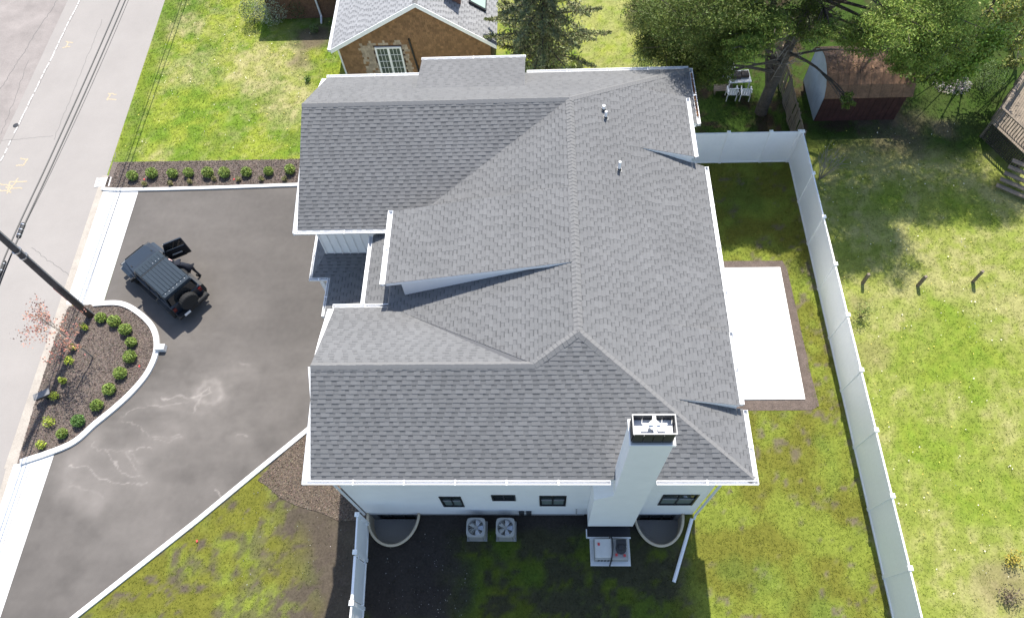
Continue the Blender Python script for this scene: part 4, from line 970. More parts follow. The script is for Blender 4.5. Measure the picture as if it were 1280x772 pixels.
def bare_bush(x, y, n, H_, sp, label, name='bare_bush', th=.016):
    r = empty(name, (x, y, 0), 0, label, 'bush'); b = MB()
    for k in range(n):
        t = random.uniform(0, 6.28); e = Vector((math.cos(t) * sp * random.random(), math.sin(t) * sp * random.random(), H_ * random.uniform(.6, 1)))
        m_ = e * .5 + Vector((random.uniform(-.15, .15), random.uniform(-.15, .15), .1)); pp = smooth_line([(0, 0, 0), m_, e], 3); b.tube(pp, [th * (1 - .12 * i) for i in range(len(pp))], 4)
        for j in range(4):
            a_ = m_.lerp(e, j / 4); f = a_ + Vector((random.uniform(-.4, .4), random.uniform(-.4, .4), random.uniform(.1, .5))); b.tube([a_, f], [th * .5, th * .25], 3)
    b.build('branch', TWIG, r); return r
q = W(1016, 225); bare_bush(q.x + .3, q.y, 20, 2.0, 1.0, 'leafless twiggy bush just outside the white fence corner'); q = W(1120, 398); 
q = W(1020, 235, .3); shrub(q.x, q.y, .4, (.15, .19, .04), 'low green bush at the foot of the leafless bush', None, 'wild_bush', 260, .4, z=0, loose=.8)
# ================================================================= neighbour's brown house (north)
nh = empty('brown_house', (0, 0, 0), 0, 'brown shingled house with grey gable roof, partly out of view behind the white house', 'house')
YE, ZE, XE0, XE1, XA, ZA = 29.2, 2.8, -10.9, -2.25, -6.05, 5.45
sl_ = (ZA - ZE) / (XA - XE0); sr_ = (ZA - ZE) / (XE1 - XA)
PL = (ZE - sl_ * XE0, sl_, 0); PR = (ZE + sr_ * XE1, -sr_, 0)
cN = ((.24, .24, .245), (.28, .28, .285), (.13, .13, .135))
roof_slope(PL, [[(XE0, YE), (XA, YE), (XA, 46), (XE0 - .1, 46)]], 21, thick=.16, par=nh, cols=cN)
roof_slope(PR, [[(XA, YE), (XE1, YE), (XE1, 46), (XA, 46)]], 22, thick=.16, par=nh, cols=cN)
rn_ = [o for o in nh.children if o.name.startswith('roof')][0]
caps((XA, YE, ZA), (XA, 38, ZA), Vector((-1, 0, -sl_)), Vector((1, 0, -sr_)), par=rn_)
for a, b_ in (((XE0, ZE), (XA, ZA)), ((XA, ZA), (XE1, ZE))):
    MB().prism([(a[0], YE - .03, a[1] - .22), (b_[0], YE - .03, b_[1] - .22), (b_[0], YE - .03, b_[1] + .02), (a[0], YE - .03, a[1] + .02)], (0, .028, 0)).build('rake_board', WHITE, nh)
gutter((XE0, YE, ZE), (XE0 - .1, 46, ZE), (-1, 0), par=nh)
YW = YE + .38
zl = lambda x: min(ZE + sl_ * (x - XE0), ZA - sr_ * (x - XA)) - .2
BRW = mat('brown_cedar', (.2, .1, .05), .85, attr='Col', noise=(2, .15), scale2=(30, .2))
def gablez(x): return zl(x)
xs = [XE0 + .35, XA, XE1 - .35]
wx0, wx1, wz0, wz1 = -8.75, -7.2, .95, 2.35
def zat(px, py, y):
    v = Rw @ np.array([px - CX, py - CY, F_PX]); t = y / v[1]; return v[0] * t, CAM_H + v[2] * t
wx0, wz1 = zat(468, 59, YW); wx1, wz0 = zat(509, 93, YW)
# backing wall
core = pwall([(XE0 + .35, YW + .03, 0), (XE1 - .35, YW + .03, 0), (XE1 - .35, YW + .03, zl(XE1 - .35)), (XA, YW + .03, ZA - .22), (XE0 + .35, YW + .03, zl(XE0 + .35))], (0, .2, 0), mat('wall_backing', (.08, .045, .03), .9)); core.parent = nh
# cedar shingles in courses, clipped to the gable
b = MB(); e = .15; rnd = random.Random(5); gab = ccw([(XE0 + .35, 0), (XE1 - .35, 0), (XE1 - .35, zl(XE1 - .35)), (XA, ZA - .22), (XE0 + .35, zl(XE0 + .35))])
z = .3; j = 0
hole = (wx0 - .05, wx1 + .05, wz0 - .05, wz1 + .05)
while z < ZA:
    x = XE0 + .3 - rnd.random() * .2
    while x < XE1:
        w = rnd.uniform(.1, .19); q = clip([(x + .005, z), (x + w, z), (x + w, z + e), (x + .005, z + e)], gab)
        if len(q) > 2 and not (hole[0] < x + w / 2 < hole[1] and hole[2] < z + e / 2 < hole[3]):
            halo = (hole[0] - .75 < x + w / 2 < hole[1] + .3 and hole[2] - .4 < z + e / 2 < hole[3] + .22 + .12 * math.sin(x * 9)) and rnd.random() < .92
            k = rnd.uniform(.78, 1.24); b.col = (.38 * k, .3 * k, .22 * k) if halo else (.24 * k, .135 * k, .066 * k)
            top = [(u, YW - .025 + (v - z) / e * .018, v) for u, v in q]; bot = [(u, YW + .028, v) for u, v in q]; n = len(q)
            b.add(top + bot, [tuple(range(n))] + [(i, i + n, (i + 1) % n + n, (i + 1) % n) for i in range(n)])
        x += w
    z += e
o = b.build('wall_shingles', BRW, core, fix=False); o['kind'] = 'stuff'
w_ = empty('window', ((wx0 + wx1) / 2, YW, wz0)); w_.parent = nh; hx = (wx1 - wx0) / 2; hz = wz1 - wz0
b = MB(); 
for (a, c, d, e_) in ((-hx, -hx + .09, 0, hz), (hx - .09, hx, 0, hz), (-hx + .09, hx - .09, 0, .09), (-hx + .09, hx - .09, hz - .09, hz), (-.06, .06, .09, hz - .09)): b.box(a, c, -.06, .02, d, e_)
b.build('frame', WHITE, w_)
for s_ in (-1, 1):
    xa, xb = (-hx + .09, -.06) if s_ < 0 else (.06, hx - .09)
    MB().box(xa, xb, -.01, .01, .09, hz - .09).build('pane', mat('curtained_glass', (.1, .12, .1), .15, noise=(2, .3)) if s_ < 0 else bpy.data.materials['curtained_glass'], w_)
    for k in (1, 2): MB().box(xa + (xb - xa) * k / 3 - .008, xa + (xb - xa) * k / 3 + .008, -.035, -.012, .09, hz - .09).build('glazing_bar', WHITE, w_)
    for k in (1, 2, 3): MB().box(xa, xb, -.033, -.014, .09 + (hz - .18) * k / 4 - .008, .09 + (hz - .18) * k / 4 + .008).build('glazing_bar', WHITE, w_)
x_, z_ = zat(511, 48, YW); MB().tube([(x_, YW - .07, z_), (x_ + .25, YW - .07, .2)], .05, 8).build('downspout', METD, nh)
MB().tube([(XE0 + .3, YW - .05, 2.5), (XE0 + .36, YW - .06, .1)], .05, 8).build('downspout', GUTW, nh)
for (x_, off) in ((XE0 + .35, .2), (XE1 - .35, -.2)):
    o = pwall([(x_, YW + .24, 0), (x_, 45.5, 0), (x_, 45.5, zl(x_)), (x_, YW + .24, zl(x_))], (off, 0, 0), bpy.data.materials['wall_backing']); o.parent = nh
# west wing of the brown house (only a corner is in view)
o = pwall([(-16, 35.2, 0), (-11.05, 35.2, 0), (-11.05, 35.2, 2.6), (-16, 35.2, 2.6)], (0, 4, 0), BRICK if 'BRICK' in globals() else mat('red_brown_wall', (.14, .075, .045), .9, noise=(12, .4))); o.parent = nh
x_, z_ = -12.9, 2.3
b = MB(); b.tube([(-13.0, 35.1, 2.5), (-12.95, 35.1, .25), (-12.9, 34.6, .1)], .06, 8); b.build('downspout', GUTW, nh)
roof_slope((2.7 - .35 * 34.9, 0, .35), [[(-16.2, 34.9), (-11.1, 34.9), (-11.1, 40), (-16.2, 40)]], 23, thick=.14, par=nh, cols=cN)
# skylight and chimney on its right slope
zr_ = lambda x: PR[0] + PR[1] * x
sk = empty('skylight', (0, 0, 0)); sk.parent = nh
def onR(px, py):
    v = Rw @ np.array([px - CX, py - CY, F_PX]); t = (PR[0] - CAM_H) / (v[2] - PR[1] * v[0]); return Vector((v[0] * t, v[1] * t, CAM_H + v[2] * t))
q = onR(596, 6); x0_, y0_ = q.x, q.y
for nm, pr, mt in (('frame', (-.5, .5, -.75, .75, .0, .14), METD), ('pane', (-.42, .42, -.67, .67, .141, .16), mat('skylight_glass', (.35, .45, .38), .12))):
    b = MB(); M_ = Matrix.Translation((x0_, y0_ + .5, zr_(x0_))) @ Matrix.Rotation(math.atan(sr_), 4, 'Y'); b.box(*pr, M_); b.build(nm, mt, sk)
q = onR(568, 4); b = MB(); b.box(q.x - .35, q.x + .3, q.y + .1, q.y + .8, zr_(q.x) - .4, zr_(q.x) + 1.1); c_ = b.build('chimney', mat('chimney_brick', (.22, .12, .09), .9, noise=(15, .3)), nh); MB().box(q.x - .4, q.x + .35, q.y + .05, q.y + .85, zr_(q.x) + 1.1, zr_(q.x) + 1.2).build('chimney_cap', CONC, c_)

# ================================================================= trees
PINE = mat('pine_needles', (.05, .09, .02), .6, attr='Col', spec=.3)
def conifer(name, x, y, H_, R_, label, col, nb=120, z0=1.0, dens=70, lsize=(.1, .22), limb=.05, leafmat=PINE, droop=-.12):
    t = empty(name, (x, y, 0), 0, label, 'tree', None)
    b = MB(); b.tube([(0, 0, -.2), (.05, .02, H_ * .3), (-.04, .0, H_ * .7), (0, 0, H_)], [.24, .19, .09, .02], 9); b.build('trunk', BARK, t, smooth=True)
    lb = MB(); PP = []; CC = []
    for k in range(nb):
        u = (k + random.random()) / nb; z = z0 + (H_ - z0) * u; L = R_ * (1 - u) ** .7 * random.uniform(.6, 1.1) + .2; a = k * 2.4 + random.uniform(-.4, .4)
        o_ = Vector((0, 0, z)); e = o_ + Vector((math.cos(a) * L, math.sin(a) * L, droop * L + random.uniform(-.1, .25)))
        m_ = o_.lerp(e, .5) + Vector((0, 0, .08)); pp = smooth_line([o_, m_, e], 3); lb.tube(pp, [limb * (1 - .13 * i) * (L / R_ + .3) for i in range(len(pp))], 4)
        n = int(dens * (L / R_) * 1.2) + 8; s = rng.random(n) ** .7; side = rng.normal(0, .13, (n, 3)) * (L * .55 * (1.1 - s))[:, None] * np.array([1.6, 1.6, .5])
        base = np.array(o_)[None] * (1 - s)[:, None] + np.array(e)[None] * s[:, None] + np.array([0, 0, .05]); PP.append(base + side); CC.append(tint(n, col, .35, .12) * random.uniform(.75, 1.3))
    lb.build('branch', BARK, t); P = np.vstack(PP); C_ = np.vstack(CC)
    leaf_cloud('foliage', P, rng.uniform(*lsize, len(P)), C_, leafmat, t, aspect=.3, updir=.6); return t
# spruce between the houses: upright, seen past its trunk
conifer('spruce_tree', .12, 29.6, 13.5, 3.7, 'grey green open spruce standing between the two houses above the roof edge', (.2, .215, .095), 130, .8, 520, (.12, .28), droop=-.08)

def cluster_tree(name, x, y, trunk, clusters, label, col, lsize, barkm=BARKG, per=900, clump=26, aspect=.25, mt=PINE, forks=None, thick=.3, cat='tree', csz=.16, extra_twigs=0):
    t = empty(name, (x, y, 0), 0, label, cat); O = Vector((x, y, 0))
    b = MB(); T = [Vector(p) - O for p in trunk]; pp = smooth_line(T, 5); b.tube(pp, [thick * (1 - .75 * i / len(pp)) for i in range(len(pp))], 10); b.build('trunk', barkm, t, smooth=True)
    for fk in (forks or []):
        b = MB(); pp2 = smooth_line([Vector(p) - O for p in fk[0]], 5); b.tube(pp2, [fk[1] * (1 - .8 * i / len(pp2)) for i in range(len(pp2))], 8); b.build('limb', barkm, t, smooth=True)
    tops = pp[len(pp) // 4:]
    for (c, r, k, shade) in clusters:
        c = Vector(c) - O; a = min(tops, key=lambda q: (q - (c - Vector((0, 0, .8)))).length); m_ = a.lerp(c, .5) + Vector((random.uniform(-.3, .3), random.uniform(-.3, .3), .2)); l_ = MB()
        q = smooth_line([a, m_, c], 4); l_.tube(q, [thick * .28 * (1 - .1 * i) for i in range(len(q))], 6)
        for j in range(6 + extra_twigs):
            e = c + Vector((random.uniform(-1, 1) * r[0], random.uniform(-1, 1) * r[1], random.uniform(-.6, .8) * r[2])); s_ = q[random.randint(4, len(q) - 1)]; l_.tube([s_, s_.lerp(e, .5) + Vector((0, 0, .1)), e], [thick * .1, thick * .07, .01], 4)
        l_.build('branch', barkm, t)
        n = int(per * k); p = blob_points(n, c, r, .4, int(clump * k) + 4, csz)
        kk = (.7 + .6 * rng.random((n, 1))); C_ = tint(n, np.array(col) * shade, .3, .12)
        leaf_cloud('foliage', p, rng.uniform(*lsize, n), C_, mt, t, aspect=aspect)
    return t
V_ = lambda px, py, z: W(px, py, z)
tb = Vector((11.5, 26.9, 0))
cl1 = []  # last value tints needles: left crown painted darker for shade, right lighter
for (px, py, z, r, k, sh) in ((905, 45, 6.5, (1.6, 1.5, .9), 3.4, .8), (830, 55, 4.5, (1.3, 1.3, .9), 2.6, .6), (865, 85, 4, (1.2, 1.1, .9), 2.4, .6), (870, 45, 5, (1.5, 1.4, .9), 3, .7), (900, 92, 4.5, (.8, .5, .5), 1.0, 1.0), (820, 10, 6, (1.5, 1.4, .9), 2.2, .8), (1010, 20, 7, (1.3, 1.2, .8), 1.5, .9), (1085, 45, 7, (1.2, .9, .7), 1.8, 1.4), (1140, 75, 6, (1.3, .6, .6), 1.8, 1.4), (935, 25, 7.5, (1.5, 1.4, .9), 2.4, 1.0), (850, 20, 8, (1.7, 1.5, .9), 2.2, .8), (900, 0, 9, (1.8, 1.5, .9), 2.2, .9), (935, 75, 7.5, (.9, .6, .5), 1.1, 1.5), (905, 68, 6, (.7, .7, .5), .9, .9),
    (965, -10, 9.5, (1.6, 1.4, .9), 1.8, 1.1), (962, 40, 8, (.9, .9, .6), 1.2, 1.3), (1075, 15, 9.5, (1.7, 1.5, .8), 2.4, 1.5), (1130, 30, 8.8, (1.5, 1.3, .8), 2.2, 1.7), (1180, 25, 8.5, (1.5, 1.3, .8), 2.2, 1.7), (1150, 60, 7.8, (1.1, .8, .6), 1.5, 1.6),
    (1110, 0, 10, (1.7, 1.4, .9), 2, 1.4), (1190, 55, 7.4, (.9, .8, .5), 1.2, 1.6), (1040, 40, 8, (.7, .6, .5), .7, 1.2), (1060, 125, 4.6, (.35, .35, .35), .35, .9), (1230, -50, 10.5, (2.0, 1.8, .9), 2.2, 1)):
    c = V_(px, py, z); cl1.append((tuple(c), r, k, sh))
for (x_, y_, z_, r_, k_) in ((9.3, 26.2, 10.6, (1.6, 1.3, .8), 2.6), (11.8, 25.6, 10.8, (1.7, 1.3, .8), 2.8), (8.6, 26.5, 9, (1.2, 1.2, .8), 1.5), (10.2, 27.8, 12, (2, 1.6, .9), 3), (13, 27.5, 12.5, (2, 1.8, .9), 3), (8.7, 27.9, 11, (1.4, 1.6, .8), 2.2), (12.4, 30.5, 13, (2.4, 2, 1), 3.2), (9.6, 31, 11.5, (2, 2, 1), 3),
    (16, 27.3, 11.5, (1.8, 1.5, .8), 2), (19, 27.6, 11, (2, 1.6, .8), 2), (22.3, 27.8, 11.5, (2.0, 1.6, .8), 1.8), (17, 30.6, 12.5, (2.2, 2, 1), 2.6), (21, 31, 12, (2.2, 2, 1), 2.4), (14, 33.5, 12.5, (2.4, 2, 1), 3), (10, 35, 12, (2.5, 2.2, 1), 3), (18.5, 34.5, 12, (2.6, 2, 1), 3)):
    cl1.append(((x_, y_, z_), r_, k_ * (3.2 if y_ < 29 else 2.4), 1))
for i_, ((x_, y_, z_), r_, k_, s_) in enumerate(cl1):   # keep the crown's own shade north of the patio
    lack = 18.0 + r_[1] * 1.25 - (y_ - .59 * z_)
    if 6.5 < x_ - .095 * z_ < 12.6 and lack > 0: cl1[i_] = ((x_, y_ + lack, z_), r_, k_, s_)
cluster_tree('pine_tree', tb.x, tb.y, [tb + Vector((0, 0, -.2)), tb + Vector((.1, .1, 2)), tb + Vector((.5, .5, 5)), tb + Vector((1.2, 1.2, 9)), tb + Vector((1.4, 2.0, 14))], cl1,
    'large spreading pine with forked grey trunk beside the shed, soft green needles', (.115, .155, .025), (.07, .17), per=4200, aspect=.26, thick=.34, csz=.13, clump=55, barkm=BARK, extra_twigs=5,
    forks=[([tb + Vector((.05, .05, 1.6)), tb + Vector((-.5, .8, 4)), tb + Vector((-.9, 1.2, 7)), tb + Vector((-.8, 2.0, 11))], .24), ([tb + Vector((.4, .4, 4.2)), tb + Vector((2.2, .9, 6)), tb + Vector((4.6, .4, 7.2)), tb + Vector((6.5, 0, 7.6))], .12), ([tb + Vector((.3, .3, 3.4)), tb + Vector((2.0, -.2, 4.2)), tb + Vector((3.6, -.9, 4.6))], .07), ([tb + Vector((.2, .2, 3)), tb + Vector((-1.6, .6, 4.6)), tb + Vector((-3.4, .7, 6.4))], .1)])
# bare dead twigs low in the pine
tw = MB(); pt_ = bpy.data.objects['pine_tree']
for k in range(34):
    z = random.uniform(2.2, 7); t = random.uniform(-.6, 3.7) if k % 3 else random.uniform(3.5, 5.5); L = random.uniform(.8, 2.4); s_ = Vector((.1 * z, .1 * z, z)); e = s_ + Vector((math.cos(t) * L, math.sin(t) * L * .8, random.uniform(-.2, .6)))
    tw.tube(smooth_line([s_, s_.lerp(e, .5) + Vector((0, 0, .15)), e], 3), [.03, .027, .024, .02, .016, .011, .007], 4)
    for j in range(3): a_ = s_.lerp(e, .4 + .2 * j); tw.tube([a_, a_ + Vector((random.uniform(-.5, .5), random.uniform(-.5, .5), random.uniform(0, .3)))], [.012, .004], 3)
tw.build('dead_twigs', TWIG, pt_)
# yellow-green broadleaved trees at the top right
def bl_tree(x, y, H_, cls, label, col, per=700, thick=.14):
    cluster_tree('broadleaf_tree', x, y, [(x, y, -.2), (x + .1, y, H_ * .4), (x - .1, y + .2, H_)], cls, label, col, (.09, .2), BARK, per, 20, .62, LEAF, thick=thick, csz=.24)
q = W(1205, 95); 
bl_tree(q.x, q.y + 1.2, 5, [(tuple(V_(px, py, z)), r, k, sh) for (px, py, z, r, k, sh) in ((1215, 70, 4, (.9, .8, .6), 1.1, 1.2), (1185, 92, 3, (1.1, .5, .5), 1.2, 1.1), (1150, 95, 2.5, (.9, .5, .5), .9, .8), (1230, 45, 4.5, (1, .8, .6), 1.1, 1.2), (1120, 100, 2, (.7, .5, .4), .6, .7))],
    'bright green leafy small tree beyond the red shed', (.16, .23, .03), per=1500)
q = W(1262, 60)
bl_tree(q.x, q.y, 5, [(tuple(V_(px, py, z)), r, k, sh) for (px, py, z, r, k, sh) in ((1255, 20, 4.5, (1.1, 1, .7), .8, 1.1), (1275, 50, 3.8, (.9, .7, .6), .7, 1.2), (1245, 40, 4, (.8, .7, .6), .5, 1), (1280, 5, 5, (1.2, 1, .7), .8, 1), (1270, 80, 2.2, (.7, .4, .4), .4, .8))],
    'sparse yellow green tree in the top right corner', (.2, .22, .04), per=800)
# dark shrubs and undergrowth behind the roof and under the pine
for i, (px, py, r, c_, lab) in enumerate(((808, 78, .75, (.05, .085, .02), 'dark evergreen shrub just beyond the roof edge'), (812, 40, .8, (.09, .12, .03), 'green shrub farther beyond the roof edge, behind the dark one'), (850, 55, .95, (.06, .1, .022), 'dark green shrub between the roof corner and the pine'),
      (795, 15, .6, (.13, .1, .06), 'brownish leafless shrub on the rough grass'), (860, 90, .7, (.05, .085, .02), 'low dark shrub right behind the roof corner'), (1095, 60, .8, (.05, .08, .02), 'dark shrub behind the shed roof'), (1160, 40, 1.0, (.07, .1, .02), 'broad dark shrub behind the bright green tree'), (1235, 100, .8, (.06, .1, .02), 'dark shrub beside the wooden deck'), (1010, 30, .8, (.08, .1, .03), 'shrub far behind the pine trunk'))):
    q = W(px, py, .6); shrub(q.x, q.y, r * 1.2, c_, lab, None, 'evergreen_shrub', 1500, r * 1.1, z=0, loose=.45)
# front-left shrubs by the brown house
q = W(338, 12, .8); s_ = shrub(q.x, q.y, 1.05, (.3, .32, .2), 'large pale variegated shrub in front of the brown house', None, 'variegated_shrub', 2600, .95, z=0, loose=.35)
q = W(312, 14, .8); shrub(q.x, q.y, .62, (.12, .16, .07), 'darker shrub tucked against the left of the pale variegated one', None, 'evergreen_shrub', 1200, .8, z=0)
q = W(372, 5, .8); shrub(q.x, q.y, .7, (.05, .09, .025), 'dark shrub at the right of the pale variegated one', None, 'evergreen_shrub', 1200, .7, z=0)
q = W(393, 37, .2); shrub(q.x, q.y, .28, (.1, .15, .04), 'small shrub by the wall of the brown house', None, 'evergreen_shrub', 300, .3, z=0)
q = W(385, 100, .1); shrub(q.x, q.y, .22, (.1, .18, .03), 'small grass clump at the corner of the grey roof', None, 'small_plant', 200, .2, z=0, loose=.7)
q = W(434, 628, .1); shrub(-7.7, 7.2, .3, (.08, .15, .03), 'small green plant in the shade at the house corner', None, 'small_plant', 260, .25, z=0, loose=.6)
# distant trees: one lot of trees north of the frame so that side views have a backdrop
for i, (x, y, h, r) in enumerate(((-17, 50, 9, 2.6), (4, 47, 10, 2.8), (17, 44, 12, 3.2), (27, 42, 11, 3))):
    conifer('spruce_tree', x, y, h, r, ['spruce beyond the top left lawn', 'spruce beyond the top edge behind the gap between houses', 'spruce far behind the shed', 'spruce at the far right top'][i] + ', outside the picture', (.05, .08, .02), 60, 1, 60, (.2, .4)) if 0 else None

# ================================================================= shed
sh = empty('shed', (14.1, 26.2, 0), 0, 'dark red wooden shed with rusty brown curved roof under the pine', 'shed')
L_, D_ = 4.05, 2.95
prof = [(-.22, 1.75), (.12, 2.28), (.55, 2.62), (1.05, 2.82), (D_ / 2, 2.88), (D_ - 1.05, 2.82), (D_ - .55, 2.62), (D_ - .12, 2.28), (D_ + .22, 1.75)]
for i in range(len(prof) - 1):
    (y0, z0), (y1, z1) = prof[i], prof[i + 1]; ncol = 8
    for k in range(ncol):
        xa = -.12 + k * (L_ + .24) / ncol; xb = xa + (L_ + .24) / ncol - .012; b = MB(); dz = random.uniform(0, .012)
        b.prism([(xa, y0, z0 + dz), (xb, y0, z0 + dz), (xb, y1, z1 + dz), (xa, y1, z1 + dz)], (0, 0, .04)); b.build('roof_panel', RUST, sh)
for k in range(14):
    xa = k * L_ / 14; b = MB(); b.box(xa, xa + L_ / 14 - .015, 0 - random.uniform(0, .01), .04, 0, 1.95); b.build('wall_board', REDW, sh)
    if k % 2 == 0: b = MB(); b.box(xa, xa + L_ / 7 - .015, D_ - .04, D_, 0, 2.0); b.build('wall_board', REDW, sh)
n = 10
for k in range(n):
    y0 = .05 + k * (D_ - .1) / n; y1 = y0 + (D_ - .1) / n - .012; zt = lambda y: np.interp(y, [p[0] for p in prof], [p[1] for p in prof]) - .03
    for X_ in (-.02, L_ - .02): b = MB(); b.prism([(X_, y0, 0), (X_, y1, 0), (X_, y1, float(zt(y1))), (X_, y0, float(zt(y0)))], (.04, 0, 0)); b.build('end_board', BLUEW if X_ < 0 else REDW, sh)
b = MB(); b.box(.045, L_ - .05, .045, D_ - .045, 0, 1.7); b.build('interior', WOODD, sh)
# leaf litter on the shed roof
n = 500; yy = rng.uniform(.6, 2.3, n); xx = rng.uniform(0, L_, n); P = np.stack([xx, yy, np.interp(yy, [p[0] for p in prof], [p[1] for p in prof]) + .07], 1)
o = leaf_cloud('leaf_litter', P, rng.uniform(.04, .1, n), tint(n, (.3, .18, .08), .4), parent=sh, updir=4); o['kind'] = 'stuff'
# rubble / brush pile
q = W(1190, 108); o = leaf_cloud('brush_pile', blob_points(900, (q.x, q.y, .1), (1.0, .7, .35), .5), rng.uniform(.08, .3, 900), tint(900, (.36, .33, .3), .4), aspect=.2, material=GRASS); o['kind'] = 'stuff'; o['label'] = 'pale heap of twigs and rubble beside the shed'
# ================================================================= wooden deck
dk = empty('deck', (22.1, 24.9, 0), 0, 'raised weathered wooden deck with railing and lattice at the right edge', 'deck')
u = Vector((.62, .785, 0)); v = Vector((.42, -.907, 0)); zD = 1.0
A = Vector((0, 0, 0)); LU, LV = 4.6, 2.4
for k in range(20):
    a = A + v * (k * .12); a2 = a + u * LU; b = MB(); b.prism([a + Vector((0, 0, zD - .03)), a + v * .108 + Vector((0, 0, zD - .03)), a2 + v * .108 + Vector((0, 0, zD - .03)), a2 + Vector((0, 0, zD - .03))], (0, 0, .03)); b.build('deck_board', WOODG, dk)
for s_ in range(22):   # lattice skirt on the long side, crossing slats
    p0 = A + v * (s_ * .115); b = MB(); b.beam(p0 + Vector((-.02, -.02, .02)), p0 + Vector((-.02, -.02, zD - .04)), .045, .012, (.9, .42, 0)); b.build('lattice_slat', WOODD, dk)
for k in range(9): b = MB(); b.beam(A + Vector((-.035, -.03, .06 + k * .11)), A + v * 2.5 + Vector((-.035, -.03, .06 + k * .11)), .012, .045); b.build('lattice_slat', WOODD, dk)
posts = [A, A + u * 1.5, A + u * 3.0, A + u * 4.5, A + v * 2.4]
for p in posts: b = MB(); b.beam(p + Vector((0, 0, 0)), p + Vector((0, 0, 2.0)), .1, .1, (0, 1, 0)); b.build('rail_post', WOODG, dk)
for z in (1.98, 1.2): b = MB(); b.beam(A + Vector((0, 0, z)), A + u * 4.5 + Vector((0, 0, z)), .12, .05); b.build('rail', WOODG, dk); b = MB(); b.beam(A + Vector((0, 0, z + .002)), A + v * 2.4 + Vector((0, 0, z + .002)), .12, .05); b.build('rail', WOODG, dk)
for k in range(1, 30): p = A + u * (k * .15); b = MB(); b.beam(p + Vector((0, 0, 1.22)), p + Vector((0, 0, 1.95)), .035, .035, (0, 1, 0)); b.build('baluster', WOODG, dk)
for k in range(1, 16): p = A + v * (k * .15); b = MB(); b.beam(p + Vector((0, 0, 1.22)), p + Vector((0, 0, 1.95)), .035, .035, (0, 1, 0)); b.build('baluster', WOODG, dk)
w2 = Vector((.82, -.57, 0)); B0 = A + v * 2.45
for k in range(5):
    p = B0 + Vector((-.75, -.1 - .0, 0)) + w2.cross(Vector((0, 0, 1))) * (k * .27) * 1 ; z = .95 - k * .18
    b = MB(); b.beam(p + Vector((0, 0, z)), p + w2 * 1.9 + Vector((0, 0, z)), .24, .04); b.build('stair_tread', WOODG, dk)
# ================================================================= garden table and chairs
tbx = empty('garden_table', (10.45, 28.75, 0), .05, 'pale garden table with clutter in the shade under the pine', 'table')
MB().box(-.6, .6, -.45, .45, .7, .75, bev=.015).build('table_top', GUTW, tbx)
for sx in (-1, 1):
    for sy in (-1, 1): MB().box(sx * .52 - .03, sx * .52 + .03, sy * .37 - .03, sy * .37 + .03, 0, .7).build('leg', GUTW, tbx)
def chair(): 
    c = empty('plastic_chair', (0, 0, 0)); W_ = GUTW
    MB().box(-.24, .24, -.22, .24, .42, .46, bev=.01).build('seat', W_, c)
    for k in range(4): MB().box(-.22 + k * .12, -.14 + k * .12, -.27, -.24, .46, .86).build('back_slat', W_, c)
    MB().box(-.25, .25, -.28, -.23, .86, .92, bev=.01).build('back_rail', W_, c)
    for sx in (-1, 1):
        MB().box(sx * .25 - .025, sx * .25 + .025, -.25, .22, .64, .67).build('armrest', W_, c)
        for sy in (-1, 1): MB().box(sx * .24 - .02, sx * .24 + .02, sy * .22 - .02, sy * .22 + .02, 0, .64 if sy > 0 else .42).build('leg', W_, c)
    return c
c0 = chair(); pos = [(10.05, 27.95, .0, 'white plastic chair, left of the pair at the near side of the garden table'), (10.75, 27.9, -.1, 'white plastic chair, right of the pair at the near side of the garden table'), (10.1, 29.7, 3.2, 'white plastic chair at the far side of the garden table under the branches')]
for i, (x, y, r, lab) in enumerate(pos):
    c = c0 if i == 0 else copy_tree(c0); c.location = (x, y, 0); c.rotation_euler = (0, 0, r); tag(c, lab, 'chair', 'white plastic garden chairs')
for (x, y, w, m_, lab, nm) in ((10.3, 28.75, .22, WOODD, 'small dark red brown box on the garden table, left one', 'storage_box'), (10.75, 28.8, .2, WOODD, 'small dark box on the garden table, right one', 'storage_box')):
    b = MB(); b.box(-w, w, -w, w, 0, .18, bev=.02); o = b.build(nm, m_); o.location = (x, y, .751); tag(o, lab, 'box', 'dark boxes on the garden table')
q = W(905, 115); b = MB(); [b.box(-.5, .5, -.25 + k * .13, -.15 + k * .13, .3, .34) for k in range(4)]; b.box(-.45, -.4, -.2, .2, 0, .3); b.box(.4, .45, -.2, .2, 0, .3); o = b.build('garden_bench', WOODG); o.location = (q.x - .1, q.y, 0); tag(o, 'low brown wooden bench left of the garden table', 'bench')
q = W(1087, 47); b = MB(); b.lathe((0, 0, 0), [(.2, 0), (.24, .4), (.26, .42), (.22, .43)], 12); o = b.build('white_bucket', GUTW); o.location = (q.x, q.y, 0); tag(o, 'white bucket on the ground behind the shed', 'bucket')
# ================================================================= parked car (open door)
PAINT = mat('dark_blue_grey_paint', (.016, .024, .036), .36, spec=.45, noise=(4, .06)); PAINT.node_tree.nodes['Principled BSDF'].inputs['Coat Weight'].default_value = .25
TOPM = mat('hardtop', (.02, .032, .046), .55, spec=.25, noise=(6, .08)); BLK = mat('black_trim', (.012, .012, .013), .55); RUB = mat('tyre_rubber', (.018, .018, .018), .85, noise=(20, .2))
CGL = mat('car_glass', (.012, .015, .018), .06, spec=.8); LAMP = mat('lamp_lens', (.7, .7, .7), .1); TAIL = mat('tail_lamp', (.12, .006, .006), .2); SEAT = mat('seat_fabric', (.02, .02, .022), .9)
car = empty('parked_car', (-17.66, 16.78, .014), math.radians(141), 'dark blue grey boxy off road car with a spare wheel and its passenger door open', 'car')
def cpart(b, name, m_, parent=car, **k): return b.build(name, m_, parent, **k)
